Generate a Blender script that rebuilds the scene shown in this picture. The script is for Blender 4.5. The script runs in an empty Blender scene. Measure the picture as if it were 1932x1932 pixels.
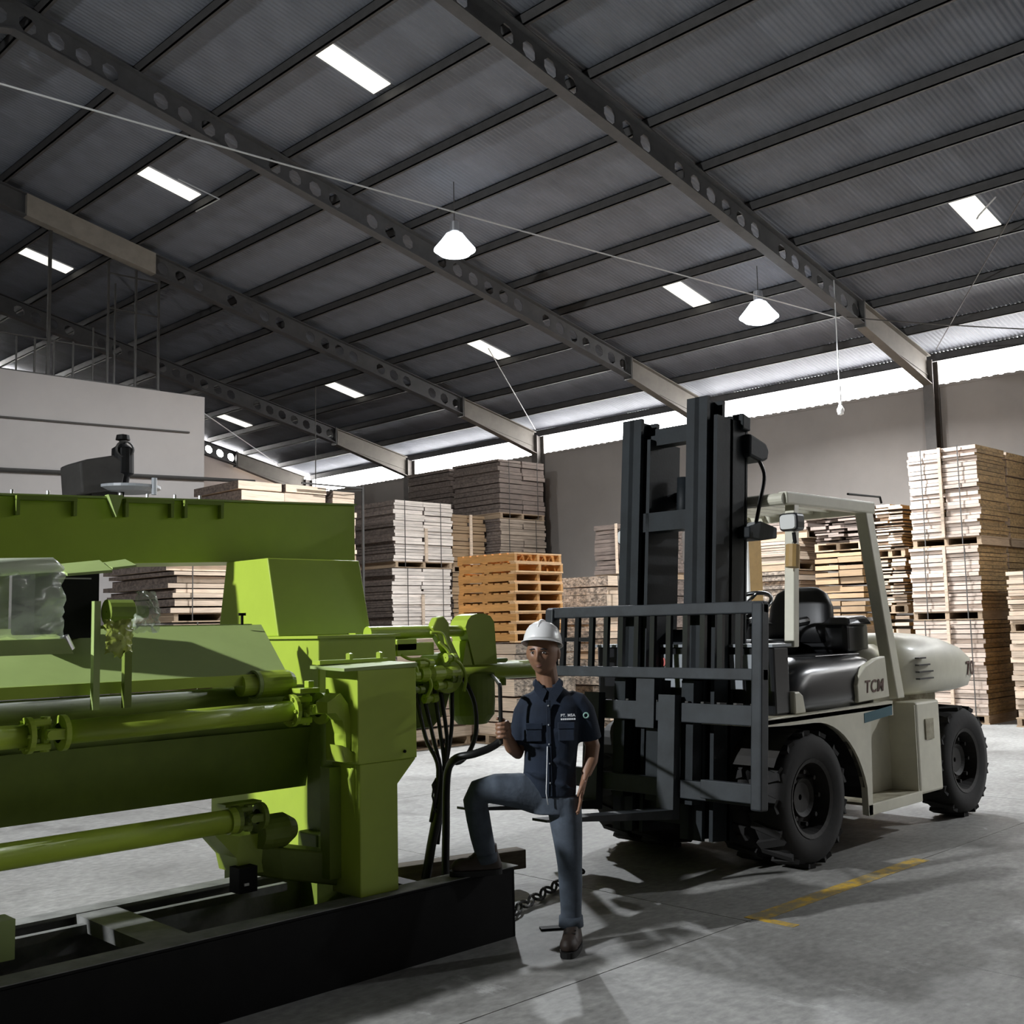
import bpy, bmesh, math, random
from mathutils import Vector, Matrix
random.seed(7)
S = bpy.context.scene
C = S.collection
PI = math.pi
R = math.radians

# ------------------------------------------------------------------ camera
# world axes follow the hall: +X across it to the right-hand wall, +Y along it
yaw, pitch, roll = R(44.441), R(5.808), R(-1.2268)
F0 = Vector((math.sin(yaw), math.cos(yaw), 0)); R0 = Vector((math.cos(yaw), -math.sin(yaw), 0)); UP = Vector((0, 0, 1))
fw = F0*math.cos(pitch) + UP*math.sin(pitch); u0 = -F0*math.sin(pitch) + UP*math.cos(pitch)
cr = R0*math.cos(roll) + u0*math.sin(roll); cu = -R0*math.sin(roll) + u0*math.cos(roll)
cam = bpy.data.objects.new('camera', bpy.data.cameras.new('camera'))
C.objects.link(cam)
cam.data.sensor_width = 36.0
cam.data.lens = 2087.0/1932.0*36.0
cam.data.clip_end = 200
M = Matrix((cr, cu, -fw)).transposed().to_4x4()
M.translation = Vector((0, 0, 1.70))
cam.matrix_world = M
S.camera = cam

# ------------------------------------------------------------------ world, exposure
LAMP_W = 900.0        # watts of each high bay lamp
DAY = 22.0              # radiance of the daylight sheets
w = bpy.data.worlds.new('world'); S.world = w; w.use_nodes = True
w.node_tree.nodes['Background'].inputs[0].default_value = (0.75, 0.85, 1.0, 1)
w.node_tree.nodes['Background'].inputs[1].default_value = 0.6
S.view_settings.view_transform = 'Standard'
S.view_settings.look = 'None'
S.view_settings.gamma = 1.0
S.view_settings.exposure = 0.0
S.view_settings.use_curve_mapping = False
S.cycles.max_bounces = 7
S.cycles.diffuse_bounces = 4
S.cycles.use_denoising = True
S.cycles.caustics_reflective = False
S.cycles.caustics_refractive = False
S.cycles.sample_clamp_indirect = 6.0

# ------------------------------------------------------------------ materials
MATS = {}
def srgb(r, g, b):
    f = lambda c: (c/12.92 if c <= 0.04045 else ((c+0.055)/1.055)**2.4)
    return (f(r/255), f(g/255), f(b/255), 1)
def mat(name, col, rough=0.6, metal=0.0, var=0.0, vscale=6.0, vvec=(1, 1, 1), bump=0.0, bscale=40.0, rnd=0.0, col2=None,
        coat=0.0, world=False, spec=0.5, transm=0.0, alpha=1.0, emit=0.0, thr=None):
    m = bpy.data.materials.new(name); m.use_nodes = True
    nt = m.node_tree; b = nt.nodes['Principled BSDF']
    b.inputs['Base Color'].default_value = col
    b.inputs['Roughness'].default_value = rough
    b.inputs['Metallic'].default_value = metal
    b.inputs['Specular IOR Level'].default_value = spec
    b.inputs['Coat Weight'].default_value = coat
    b.inputs['Coat Roughness'].default_value = 0.18
    b.inputs['Transmission Weight'].default_value = transm
    b.inputs['Alpha'].default_value = alpha
    if emit:
        b.inputs['Emission Color'].default_value = col
        b.inputs['Emission Strength'].default_value = emit
    out = None
    if var or bump or col2:
        if world:
            g = nt.nodes.new('ShaderNodeNewGeometry'); src = g.outputs['Position']
        else:
            g = nt.nodes.new('ShaderNodeTexCoord'); src = g.outputs['Object']
        mp = nt.nodes.new('ShaderNodeMapping'); mp.inputs['Scale'].default_value = vvec
        nt.links.new(src, mp.inputs['Vector'])
        n = nt.nodes.new('ShaderNodeTexNoise'); n.inputs['Scale'].default_value = vscale; n.inputs['Detail'].default_value = 6
        n.inputs['Roughness'].default_value = 0.65
        nt.links.new(mp.outputs[0], n.inputs['Vector'])
        rmp = nt.nodes.new('ShaderNodeValToRGB')
        lo, hi = thr or (0.3, 0.7)
        rmp.color_ramp.elements[0].position = lo; rmp.color_ramp.elements[1].position = hi
        if col2: a, c = col2, col
        else:
            a = tuple(max(0, x*(1-var)) for x in col[:3]) + (1,); c = tuple(min(1, x*(1+var)) for x in col[:3]) + (1,)
        rmp.color_ramp.elements[0].color = a; rmp.color_ramp.elements[1].color = c
        nt.links.new(n.outputs['Fac'], rmp.inputs['Fac'])
        out = rmp.outputs['Color']
        if bump:
            n2 = nt.nodes.new('ShaderNodeTexNoise'); n2.inputs['Scale'].default_value = bscale; n2.inputs['Detail'].default_value = 4
            nt.links.new(mp.outputs[0], n2.inputs['Vector'])
            bp = nt.nodes.new('ShaderNodeBump'); bp.inputs['Strength'].default_value = bump; bp.inputs['Distance'].default_value = 0.02
            nt.links.new(n2.outputs['Fac'], bp.inputs['Height']); nt.links.new(bp.outputs[0], b.inputs['Normal'])
    if rnd:
        oi = nt.nodes.new('ShaderNodeObjectInfo')
        mr = nt.nodes.new('ShaderNodeMapRange'); mr.inputs['To Min'].default_value = 1-rnd; mr.inputs['To Max'].default_value = 1+rnd*0.6
        nt.links.new(oi.outputs['Random'], mr.inputs['Value'])
        mx = nt.nodes.new('ShaderNodeVectorMath'); mx.operation = 'SCALE'
        if out is None:
            rgb = nt.nodes.new('ShaderNodeRGB'); rgb.outputs[0].default_value = col; out = rgb.outputs[0]
        nt.links.new(out, mx.inputs[0]); nt.links.new(mr.outputs[0], mx.inputs['Scale'])
        out = mx.outputs[0]
    if out is not None: nt.links.new(out, b.inputs['Base Color'])
    MATS[name] = m
    return m
def emission(name, col, strength):
    m = bpy.data.materials.new(name); m.use_nodes = True
    nt = m.node_tree; nt.nodes.clear()
    e = nt.nodes.new('ShaderNodeEmission'); e.inputs[0].default_value = col; e.inputs[1].default_value = strength
    o = nt.nodes.new('ShaderNodeOutputMaterial'); nt.links.new(e.outputs[0], o.inputs[0])
    MATS[name] = m
    return m

def floor_material():
    m = bpy.data.materials.new('concrete floor'); m.use_nodes = True
    nt = m.node_tree; b = nt.nodes['Principled BSDF']
    g = nt.nodes.new('ShaderNodeNewGeometry')
    def noise(sc, det=6, vec=(1, 1, 1), rough=0.6):
        mp = nt.nodes.new('ShaderNodeMapping'); mp.inputs['Scale'].default_value = vec
        nt.links.new(g.outputs['Position'], mp.inputs[0])
        n = nt.nodes.new('ShaderNodeTexNoise'); n.inputs['Scale'].default_value = sc; n.inputs['Detail'].default_value = det
        n.inputs['Roughness'].default_value = rough
        nt.links.new(mp.outputs[0], n.inputs['Vector']); return n.outputs['Fac']
    def ramp(f, p0, p1, c0, c1):
        r = nt.nodes.new('ShaderNodeValToRGB'); r.color_ramp.elements[0].position = p0; r.color_ramp.elements[1].position = p1
        r.color_ramp.elements[0].color = c0; r.color_ramp.elements[1].color = c1
        nt.links.new(f, r.inputs[0]); return r.outputs[0]
    def mix(f, a, c, mode='MIX'):
        x = nt.nodes.new('ShaderNodeMix'); x.data_type = 'RGBA'; x.blend_type = mode
        if isinstance(f, float): x.inputs[0].default_value = f
        else: nt.links.new(f, x.inputs[0])
        nt.links.new(a, x.inputs[6]); nt.links.new(c, x.inputs[7]); return x.outputs[2]
    base = ramp(noise(0.55, 8), 0.35, 0.65, (0.20, 0.195, 0.185, 1), (0.36, 0.355, 0.34, 1))
    fine = ramp(noise(14, 6, (1, 1.6, 1)), 0.3, 0.75, (0.62, 0.62, 0.62, 1), (1.12, 1.12, 1.1, 1))
    c = mix(1.0, base, fine, 'MULTIPLY')
    oil = ramp(noise(1.4, 5), 0.56, 0.70, (0, 0, 0, 1), (1, 1, 1, 1))
    dark = nt.nodes.new('ShaderNodeRGB'); dark.outputs[0].default_value = (0.105, 0.10, 0.094, 1)
    sc = nt.nodes.new('ShaderNodeMath'); sc.operation = 'MULTIPLY'; sc.inputs[1].default_value = 0.7
    nt.links.new(oil, sc.inputs[0])
    c = mix(sc.outputs[0], c, dark.outputs[0])
    worn = ramp(noise(3.2, 8, (1, 0.5, 1), 0.75), 0.60, 0.68, (0, 0, 0, 1), (1, 1, 1, 1))
    pale = nt.nodes.new('ShaderNodeRGB'); pale.outputs[0].default_value = (0.47, 0.465, 0.45, 1)
    sc2 = nt.nodes.new('ShaderNodeMath'); sc2.operation = 'MULTIPLY'; sc2.inputs[1].default_value = 0.5
    nt.links.new(worn, sc2.inputs[0])
    c = mix(sc2.outputs[0], c, pale.outputs[0])
    nt.links.new(c, b.inputs['Base Color'])
    b.inputs['Roughness'].default_value = 0.62
    bp = nt.nodes.new('ShaderNodeBump'); bp.inputs['Strength'].default_value = 0.12; bp.inputs['Distance'].default_value = 0.01
    nt.links.new(noise(30, 5), bp.inputs['Height']); nt.links.new(bp.outputs[0], b.inputs['Normal'])
    MATS['floor'] = m
floor_material()

mat('roof', (0.145, 0.155, 0.182, 1), 0.6, 0.0, var=0.18, vscale=1.3, rnd=0.10)
mat('ridge', (0.20, 0.20, 0.21, 1), 0.6, 0.2)
mat('purlin', (0.065, 0.062, 0.06, 1), 0.6, 0.2, var=0.2)
mat('rafter', (0.075, 0.074, 0.076, 1), 0.6, 0.2, var=0.2, vscale=4)
mat('rafter_tan_lit', (0.14, 0.125, 0.105, 1), 0.65, 0.0, var=0.15, vscale=4)  # tan haunch steel, lightened: daylight near the eaves put into the colour
mat('plate_tan', (0.24, 0.215, 0.185, 1), 0.65, 0.0, var=0.15, vscale=4)
mat('column', (0.085, 0.075, 0.066, 1), 0.6, 0.1, var=0.2)
mat('wall', (0.255, 0.228, 0.205, 1), 0.85, var=0.08, vscale=0.8, bump=0.05, world=True)
mat('partition', (0.39, 0.365, 0.35, 1), 0.85, var=0.06, vscale=0.7, world=True)
mat('gable', (0.55, 0.47, 0.42, 1), 0.85, var=0.05, vscale=0.7)
mat('darksteel', (0.045, 0.043, 0.04, 1), 0.55, 0.3, var=0.2)
mat('cable', (0.5, 0.5, 0.5, 1), 0.5)
mat('darkcable', (0.06, 0.055, 0.05, 1), 0.6)
mat('white_plastic', (0.8, 0.8, 0.78, 1), 0.4)
emission('day', (1.0, 0.985, 0.97, 1), DAY)
emission('skylight_day', (1.0, 0.96, 0.84, 1), 1.4)
emission('lamp_glow', (0.86, 0.93, 1.0, 1), 5.0)
mat('lamp_body', (0.5, 0.5, 0.52, 1), 0.35, 0.8)
mat('yellow_paint', (0.58, 0.36, 0.03, 1), 0.6, var=0.5, vscale=9, col2=(0.26, 0.22, 0.13, 1), thr=(0.42, 0.6), world=True)

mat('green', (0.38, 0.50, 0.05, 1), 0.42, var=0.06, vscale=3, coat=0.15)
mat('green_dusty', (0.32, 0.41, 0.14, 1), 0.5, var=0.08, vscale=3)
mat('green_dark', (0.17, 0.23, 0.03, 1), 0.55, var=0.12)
mat('black_paint', (0.006, 0.006, 0.006, 1), 0.6, var=0.3, spec=0.15)
mat('dusty_black', (0.20, 0.20, 0.19, 1), 0.7, var=0.4, vscale=5)
mat('rubber', (0.012, 0.012, 0.012, 1), 0.7, var=0.3)
mat('hose', (0.01, 0.01, 0.01, 1), 0.4)
mat('steel', (0.45, 0.45, 0.45, 1), 0.35, 0.9)
mat('clear_plastic', (0.70, 0.78, 0.62, 1), 0.25, transm=0.0, alpha=0.28, coat=0.8)
mat('film_white', (0.72, 0.78, 0.60, 1), 0.3, alpha=0.85, coat=0.6)
mat('yellow_film', (0.45, 0.52, 0.10, 1), 0.25, alpha=0.75, coat=0.6)

mat('cream', (0.66, 0.635, 0.515, 1), 0.42, var=0.10, vscale=3, coat=0.2)
mat('grime', (0.20, 0.17, 0.11, 1), 0.8, var=0.4, vscale=7, col2=(0.5, 0.47, 0.36, 1))
mat('truck_black', (0.012, 0.0125, 0.014, 1), 0.28, coat=0.3)
mat('mast', (0.009, 0.0125, 0.015, 1), 0.6, 0.0, var=0.35, vscale=5, bump=0.05, spec=0.3)
mat('backrest_grey', (0.020, 0.024, 0.028, 1), 0.6, 0.0, var=0.45, vscale=5)
mat('tyre', (0.011, 0.010, 0.0095, 1), 0.85, var=0.4, vscale=8)
mat('rim', (0.016, 0.014, 0.012, 1), 0.7, var=0.4)
mat('teal', (0.02, 0.10, 0.13, 1), 0.5)
mat('red_text', (0.65, 0.16, 0.14, 1), 0.5)
mat('brown_text', (0.10, 0.045, 0.03, 1), 0.5)
mat('glass_lens', (0.75, 0.75, 0.73, 1), 0.15)
mat('seat_vinyl', (0.012, 0.012, 0.013, 1), 0.45)
mat('panel_grey', (0.30, 0.32, 0.34, 1), 0.4)

mat('plank', (0.60, 0.47, 0.355, 1), 0.6, var=0.28, vscale=2.2, vvec=(1.2, 1.2, 26), rnd=0.22, world=True, coat=0.1)
mat('plank_wrapped', (0.58, 0.465, 0.385, 1), 0.42, var=0.3, vscale=2.5, vvec=(1.2, 1.2, 24), rnd=0.2, world=True, coat=0.6, bump=0.25, bscale=8)
mat('plank_pale', (0.74, 0.66, 0.59, 1), 0.4, var=0.3, vscale=2.5, vvec=(1.2, 1.2, 24), rnd=0.2, world=True, coat=0.7, bump=0.3, bscale=8)
mat('plank_mid', (0.34, 0.27, 0.21, 1), 0.65, var=0.3, vscale=2.5, vvec=(1.2, 1.2, 20), rnd=0.25, world=True)
mat('plank_warm', (0.33, 0.22, 0.125, 1), 0.65, var=0.25, vscale=2.2, vvec=(1.2, 1.2, 24), rnd=0.25, world=True)
mat('plank_dark', (0.20, 0.155, 0.13, 1), 0.75, var=0.4, vscale=3, vvec=(1.2, 1.2, 18), rnd=0.25, world=True)
mat('end_grain', (0.30, 0.19, 0.08, 1), 0.8, var=0.5, vscale=12, vvec=(1, 1, 2.2), rnd=0.2, world=True, bump=0.4, bscale=25, thr=(0.35, 0.7))
mat('end_grain_pale', (0.25, 0.20, 0.155, 1), 0.75, var=0.65, vscale=14, vvec=(1, 1, 1.6), rnd=0.15, world=True, bump=0.4, bscale=22, thr=(0.4, 0.66))
mat('end_grain_grey', (0.155, 0.12, 0.10, 1), 0.8, var=0.5, vscale=14, vvec=(1, 1, 1.6), rnd=0.15, world=True, bump=0.4, bscale=22, thr=(0.35, 0.7))
mat('pallet_wood', (0.36, 0.26, 0.17, 1), 0.75, var=0.3, vscale=5, rnd=0.2)
mat('orange_wood', (0.50, 0.25, 0.075, 1), 0.6, var=0.25, vscale=4, rnd=0.15)
mat('orange_wood_pale', (0.66, 0.42, 0.22, 1), 0.6, var=0.25, vscale=4, rnd=0.15)
mat('old_timber', (0.15, 0.12, 0.09, 1), 0.85, var=0.35, vscale=6, vvec=(1, 6, 6))
mat('tan_board', (0.42, 0.27, 0.10, 1), 0.6, var=0.15)

mat('skin', (0.24, 0.125, 0.075, 1), 0.5, var=0.08, vscale=12)
mat('shirt', (0.006, 0.013, 0.028, 1), 0.9, var=0.25, vscale=10, bump=0.15, bscale=25)
mat('jeans', (0.062, 0.078, 0.102, 1), 0.85, var=0.35, vscale=7, bump=0.15, bscale=30)
mat('boot', (0.035, 0.022, 0.016, 1), 0.6, var=0.3)
mat('sole', (0.006, 0.006, 0.006, 1), 0.7)
mat('helmet', (0.80, 0.79, 0.78, 1), 0.3, coat=0.3)
mat('hair', (0.006, 0.005, 0.005, 1), 0.6)
mat('eye_white', (0.5, 0.47, 0.44, 1), 0.3)
mat('eye_dark', (0.012, 0.008, 0.006, 1), 0.2)
mat('lips', (0.17, 0.075, 0.055, 1), 0.5)
mat('white_thread', (0.8, 0.82, 0.84, 1), 0.6)
mat('patch_green', (0.25, 0.42, 0.36, 1), 0.6)

# ------------------------------------------------------------------ mesh helpers
class MB:
    def __init__(s): s.v = []; s.f = []; s.m = []
    def add(s, vs, fs, mi=0, X=None):
        o = len(s.v)
        s.v += [tuple(X @ Vector(v)) if X is not None else tuple(v) for v in vs]
        s.f += [tuple(i+o for i in f) for f in fs]; s.m += [mi]*len(fs)
        return s
    def box(s, x0, x1, y0, y1, z0, z1, mi=0, X=None):
        vs = [(x, y, z) for z in (z0, z1) for y in (y0, y1) for x in (x0, x1)]
        return s.add(vs, [(0, 2, 3, 1), (4, 5, 7, 6), (0, 1, 5, 4), (2, 6, 7, 3), (0, 4, 6, 2), (1, 3, 7, 5)], mi, X)
    def hexa(s, p, mi=0):      # 8 corners: bottom 4 ccw then top 4 ccw
        return s.add(p, [(3, 2, 1, 0), (4, 5, 6, 7), (0, 1, 5, 4), (1, 2, 6, 5), (2, 3, 7, 6), (3, 0, 4, 7)], mi)
    def prism(s, poly, axis, a, b, mi=0, X=None):   # poly of 2D points extruded along axis
        n = len(poly)
        def P(p, t):
            if axis == 'y': return (p[0], t, p[1])
            if axis == 'x': return (t, p[0], p[1])
            return (p[0], p[1], t)
        vs = [P(p, a) for p in poly] + [P(p, b) for p in poly]
        fs = [tuple(range(n)), tuple(range(2*n-1, n-1, -1))] + [(i, i+n, (i+1) % n+n, (i+1) % n) for i in range(n)]
        return s.add(vs, fs, mi, X)
    def tube(s, pts, rad, n=10, cap=True, mi=0, X=None, sq=1.0):
        pts = [Vector(p) for p in pts]
        if not hasattr(rad, '__len__'): rad = [rad]*len(pts)
        t0 = (pts[1]-pts[0]).normalized()
        a = Vector((0, 0, 1)) if abs(t0.z) < 0.9 else Vector((1, 0, 0))
        u = t0.cross(a).normalized(); vs = []; fs = []
        for i, p in enumerate(pts):
            if i == 0: t = t0
            elif i == len(pts)-1: t = (pts[i]-pts[i-1]).normalized()
            else: t = ((pts[i+1]-pts[i]).normalized()+(pts[i]-pts[i-1]).normalized()).normalized()
            u = (u - t*u.dot(t)).normalized(); w_ = t.cross(u)
            for k in range(n):
                an = 2*PI*k/n
                vs.append(p + (u*math.cos(an) + w_*math.sin(an)*sq)*rad[i])
        for i in range(len(pts)-1):
            for k in range(n):
                fs.append((i*n+k, i*n+(k+1) % n, (i+1)*n+(k+1) % n, (i+1)*n+k))
        if cap:
            fs.append(tuple(range(n-1, -1, -1))); fs.append(tuple((len(pts)-1)*n+k for k in range(n)))
        return s.add(vs, fs, mi, X)
    def rings(s, rs, n=24, mi=0, X=None, cap=True, power=2.0):   # rs: (cx,cy,cz,rx,ry) horizontal super-ellipses
        vs = []; fs = []
        for (cx, cy, cz, rx, ry) in rs:
            for k in range(n):
                a = 2*PI*k/n; c_, s_ = math.cos(a), math.sin(a)
                vs.append((cx + rx*math.copysign(abs(c_)**(2/power), c_), cy + ry*math.copysign(abs(s_)**(2/power), s_), cz))
        for i in range(len(rs)-1):
            for k in range(n):
                fs.append((i*n+k, i*n+(k+1) % n, (i+1)*n+(k+1) % n, (i+1)*n+k))
        if cap:
            fs.append(tuple(range(n-1, -1, -1))); fs.append(tuple((len(rs)-1)*n+k for k in range(n)))
        return s.add(vs, fs, mi, X)
    def lathe(s, prof, axis='z', c=(0, 0, 0), n=28, mi=0, X=None):   # prof: (radius, height)
        vs = []; fs = []
        for (r_, h) in prof:
            for k in range(n):
                a = 2*PI*k/n; p, q = r_*math.cos(a), r_*math.sin(a)
                v = (p, q, h) if axis == 'z' else ((p, h, q) if axis == 'y' else (h, p, q))
                vs.append((v[0]+c[0], v[1]+c[1], v[2]+c[2]))
        for i in range(len(prof)-1):
            for k in range(n):
                fs.append((i*n+k, i*n+(k+1) % n, (i+1)*n+(k+1) % n, (i+1)*n+k))
        return s.add(vs, fs, mi, X)
    def ball(s, c, rx, ry=None, rz=None, n=12, mi=0, X=None):
        ry = ry or rx; rz = rz or rx; vs = []; fs = []; h = n//2
        for i in range(h+1):
            t = PI*i/h
            for k in range(n):
                a = 2*PI*k/n
                vs.append((c[0]+rx*math.sin(t)*math.cos(a), c[1]+ry*math.sin(t)*math.sin(a), c[2]+rz*math.cos(t)))
        for i in range(h):
            for k in range(n):
                fs.append((i*n+k, (i+1)*n+k, (i+1)*n+(k+1) % n, i*n+(k+1) % n))
        return s.add(vs, fs, mi, X)

def origin(o):
    p = Vector((0, 0, 0))
    while o is not None:
        p += o.location; o = o.parent
    return p
def link(name, me, mats, parent=None, bevel=0, smooth=False, seg=2):
    for m in (mats if isinstance(mats, (list, tuple)) else [mats]): me.materials.append(MATS[m])
    o = bpy.data.objects.new(name, me); C.objects.link(o)
    if parent is not None: o.parent = parent
    if smooth:
        for p in me.polygons: p.use_smooth = True
    if bevel:
        b = o.modifiers.new('bevel', 'BEVEL'); b.width = bevel; b.segments = seg; b.limit_method = 'ANGLE'; b.angle_limit = R(40)
        if not smooth:
            b.harden_normals = False
    return o
def obj(name, mb, mats, parent=None, bevel=0, smooth=False, rel=None, seg=2, fix=True):
    """one mesh object; vertices are given in world (or in the parent's local frame when rel=False)"""
    me = bpy.data.meshes.new(name)
    off = Vector((0, 0, 0))
    if parent is not None and rel is None: off = origin(parent)
    me.from_pydata([tuple(Vector(v)-off) for v in mb.v], [], mb.f)
    if any(mb.m): me.polygons.foreach_set('material_index', mb.m)
    if fix:
        bm = bmesh.new(); bm.from_mesh(me); bmesh.ops.recalc_face_normals(bm, faces=bm.faces); bm.to_mesh(me); bm.free()
    me.update()
    return link(name, me, mats, parent, bevel, smooth, seg)
def tag(o, label=None, cat=None, group=None, kind=None):
    if label: o['label'] = label
    if cat: o['category'] = cat
    if group: o['group'] = group
    if kind: o['kind'] = kind
    return o
def empty(name, loc, label=None, cat=None, group=None, kind=None, rz=0):
    o = bpy.data.objects.new(name, None); C.objects.link(o); o.location = loc; o.rotation_euler = (0, 0, rz)
    o.empty_display_size = 0.1
    return tag(o, label, cat, group, kind)
def copy_tree(o, parent=None):
    c = o.copy(); C.objects.link(c)
    if parent is not None: c.parent = parent
    for ch in list(o.children): copy_tree(ch, c)
    return c
def text(name, s_, size, matname, parent, Xf, depth=0.002, shear=0.0, bold=0.0):
    cu_ = bpy.data.curves.new(name, 'FONT'); cu_.body = s_; cu_.size = size; cu_.extrude = depth; cu_.shear = shear; cu_.offset = bold; cu_.space_character = 1.12
    cu_.align_x = 'CENTER'; cu_.align_y = 'CENTER'; cu_.materials.append(MATS[matname])
    o = bpy.data.objects.new(name, cu_); C.objects.link(o)
    bpy.context.view_layer.update()
    me = bpy.data.meshes.new_from_object(o.evaluated_get(bpy.context.evaluated_depsgraph_get()))
    bpy.data.objects.remove(o)
    o = bpy.data.objects.new(name, me); C.objects.link(o)
    if parent is not None:
        o.parent = parent
        Xf = Matrix.Translation(-origin(parent)) @ Xf
    o.matrix_local = Xf
    return o
def face_mat(pos, xdir, ydir):
    x = Vector(xdir).normalized(); y = Vector(ydir).normalized(); z = x.cross(y)
    m = Matrix((x, y, z)).transposed().to_4x4(); m.translation = Vector(pos); return m

# ================================================================== THE HALL
TS = math.tan(R(12.815))
XW, XR, XL = 20.0, 5.0, -10.0            # right wall, ridge, left wall
Y0, Y1 = -12.0, 29.6
def zp(x):                                # underside of the purlins
    return 6.45 + TS*((XW-x) if x >= XR else (x-XL))
# ---- floor slabs
fl = empty('floor', (0, 0, 0), kind='structure')
xs = [-10.2, -4.81, 0.32, 5.45, 10.58, 15.71, 20.2]
ys = [-12.2, -6.54, -1.41, 3.72, 8.85, 13.98, 19.11, 24.24, 30.2]
for i in range(len(xs)-1):
    for j in range(len(ys)-1):
        obj('slab', MB().box(xs[i]+0.004, xs[i+1]-0.004, ys[j]+0.004, ys[j+1]-0.004, -0.2, 0), 'floor', fl)
obj('joint_filler', MB().box(-10.2, 20.2, -12.2, 30.2, -0.3, -0.012), 'black_paint', fl)
# ---- roof: corrugated sheets on purlins
ce = empty('ceiling', (0, 0, 0), kind='structure')
def sheet(side):
    b = MB(); n = 60; W = 0.76; vs = []
    for k in range(n+1):
        y = W*k/n; dz = 0.010*math.sin(2*PI*10*k/n)
        for x in (XR-0.02, 20.35):
            X_ = x if side > 0 else 10-x
            vs.append((X_, y, 6.45+TS*(XW-x)+0.165+dz))
    b.add(vs, [(2*k, 2*k+1, 2*k+3, 2*k+2) for k in range(n)])
    me = bpy.data.meshes.new('roof_sheet'); me.from_pydata(b.v, [], b.f); me.materials.append(MATS['roof'])
    for p in me.polygons: p.use_smooth = True
    return me
for side in (1, -1):
    me = sheet(side)
    for k in range(56):
        o = bpy.data.objects.new('roof_sheet', me); C.objects.link(o); o.parent = ce
        o.location = (0, Y0+0.75*k, 0.004*(k % 2))
for side in (1, -1):
    for k in range(13):
        x = XW - 1.21*k
        if k == 12: x = 5.3
        z = zp(x); X_ = x if side > 0 else 10-x
        b = MB().box(X_-0.012, X_+0.012, Y0, Y1, z, z+0.15)
        b.box(X_-0.012, X_+0.055, Y0, Y1, z, z+0.012).box(X_-0.012, X_+0.055, Y0, Y1, z+0.138, z+0.15)
        obj('purlin', b, 'purlin', ce)
obj('ridge_cap', MB().prism([(4.5, zp(4.5)+0.18), (5, zp(5)+0.19), (5.5, zp(5.5)+0.18), (5, zp(5)+0.25)], 'y', Y0, Y1), 'ridge', ce)
for row in (15.80, 8.50):
    for k in range(-2, 5):
        yc = 6.38+5.2*k
        a = 0.52; zz = lambda x: zp(x)+0.135
        w_ = 0.19
        obj('skylight', MB().hexa([(row-a, yc-w_, zz(row-a)), (row+a, yc-w_, zz(row+a)), (row+a, yc+w_, zz(row+a)), (row-a, yc+w_, zz(row-a)),
             (row-a, yc-w_, zz(row-a)+.012), (row+a, yc-w_, zz(row+a)+.012), (row+a, yc+w_, zz(row+a)+.012), (row-a, yc+w_, zz(row-a)+.012)]), 'skylight_day', ce)
# ---- portal frames
def rafter_mesh(side, x0, x1, holes, depth=0.40):
    """castellated I-beam lying under the purlins"""
    b = MB()
    X_ = (lambda x: x) if side > 0 else (lambda x: 10-x)
    zt = lambda x: 6.45+TS*(XW-x)
    def slab(xa, xb, o0, o1, hw):
        b.hexa([(X_(xa), -hw, zt(xa)+o0), (X_(xb), -hw, zt(xb)+o0), (X_(xb), hw, zt(xb)+o0), (X_(xa), hw, zt(xa)+o0),
                (X_(xa), -hw, zt(xa)+o1), (X_(xb), -hw, zt(xb)+o1), (X_(xb), hw, zt(xb)+o1), (X_(xa), hw, zt(xa)+o1)])
    slab(x0, x1, -0.015, 0.0, 0.09); slab(x0, x1, -depth, -depth+0.018, 0.09)
    lo, hi = -depth+0.018, -0.015
    if not holes:
        slab(x0, x1, lo, hi, 0.006); return b
    n = max(1, round((x1-x0)/0.37)); w_ = (x1-x0)/n; r_ = 0.118; m = 8
    for i in range(n):
        xa = x0+i*w_; xc = xa+w_/2; zc = (lo+hi)/2
        if i in holes:
            slab(xa, xa+w_, lo, hi, 0.006); continue
        outer = []; inner = []
        for k in range(m):
            a = PI/8+2*PI*k/m
            inner.append((xc+r_*math.cos(a), zc+r_*math.sin(a)))
            s_ = max(abs(math.cos(a))/(w_/2), abs(math.sin(a))/((hi-lo)/2))
            outer.append((xc+math.cos(a)/s_, zc+math.sin(a)/s_))
        # fill the true corners
        corners = {0: (xa+w_, hi), 2: (xa, hi), 4: (xa, lo), 6: (xa+w_, lo)}
        vs = []
        for hw in (-0.006, 0.006):
            for (x, z) in outer+inner: vs.append((X_(x), hw, zt(x)+z))
            for k in (0, 2, 4, 6): vs.append((X_(corners[k][0]), hw, zt(corners[k][0])+corners[k][1]))
        fs = []
        for L in (0, 20):
            for k in range(m):
                k2 = (k+1) % m
                if k in (0, 2, 4, 6): fs.append((L+k, L+16+k//2, L+k2, L+8+k2, L+8+k))
                else: fs.append((L+k, L+k2, L+8+k2, L+8+k))
        for k in range(m):
            k2 = (k+1) % m; fs.append((8+k, 8+k2, 28+k2, 28+k))
        b.add(vs, fs)
    return b
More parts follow.
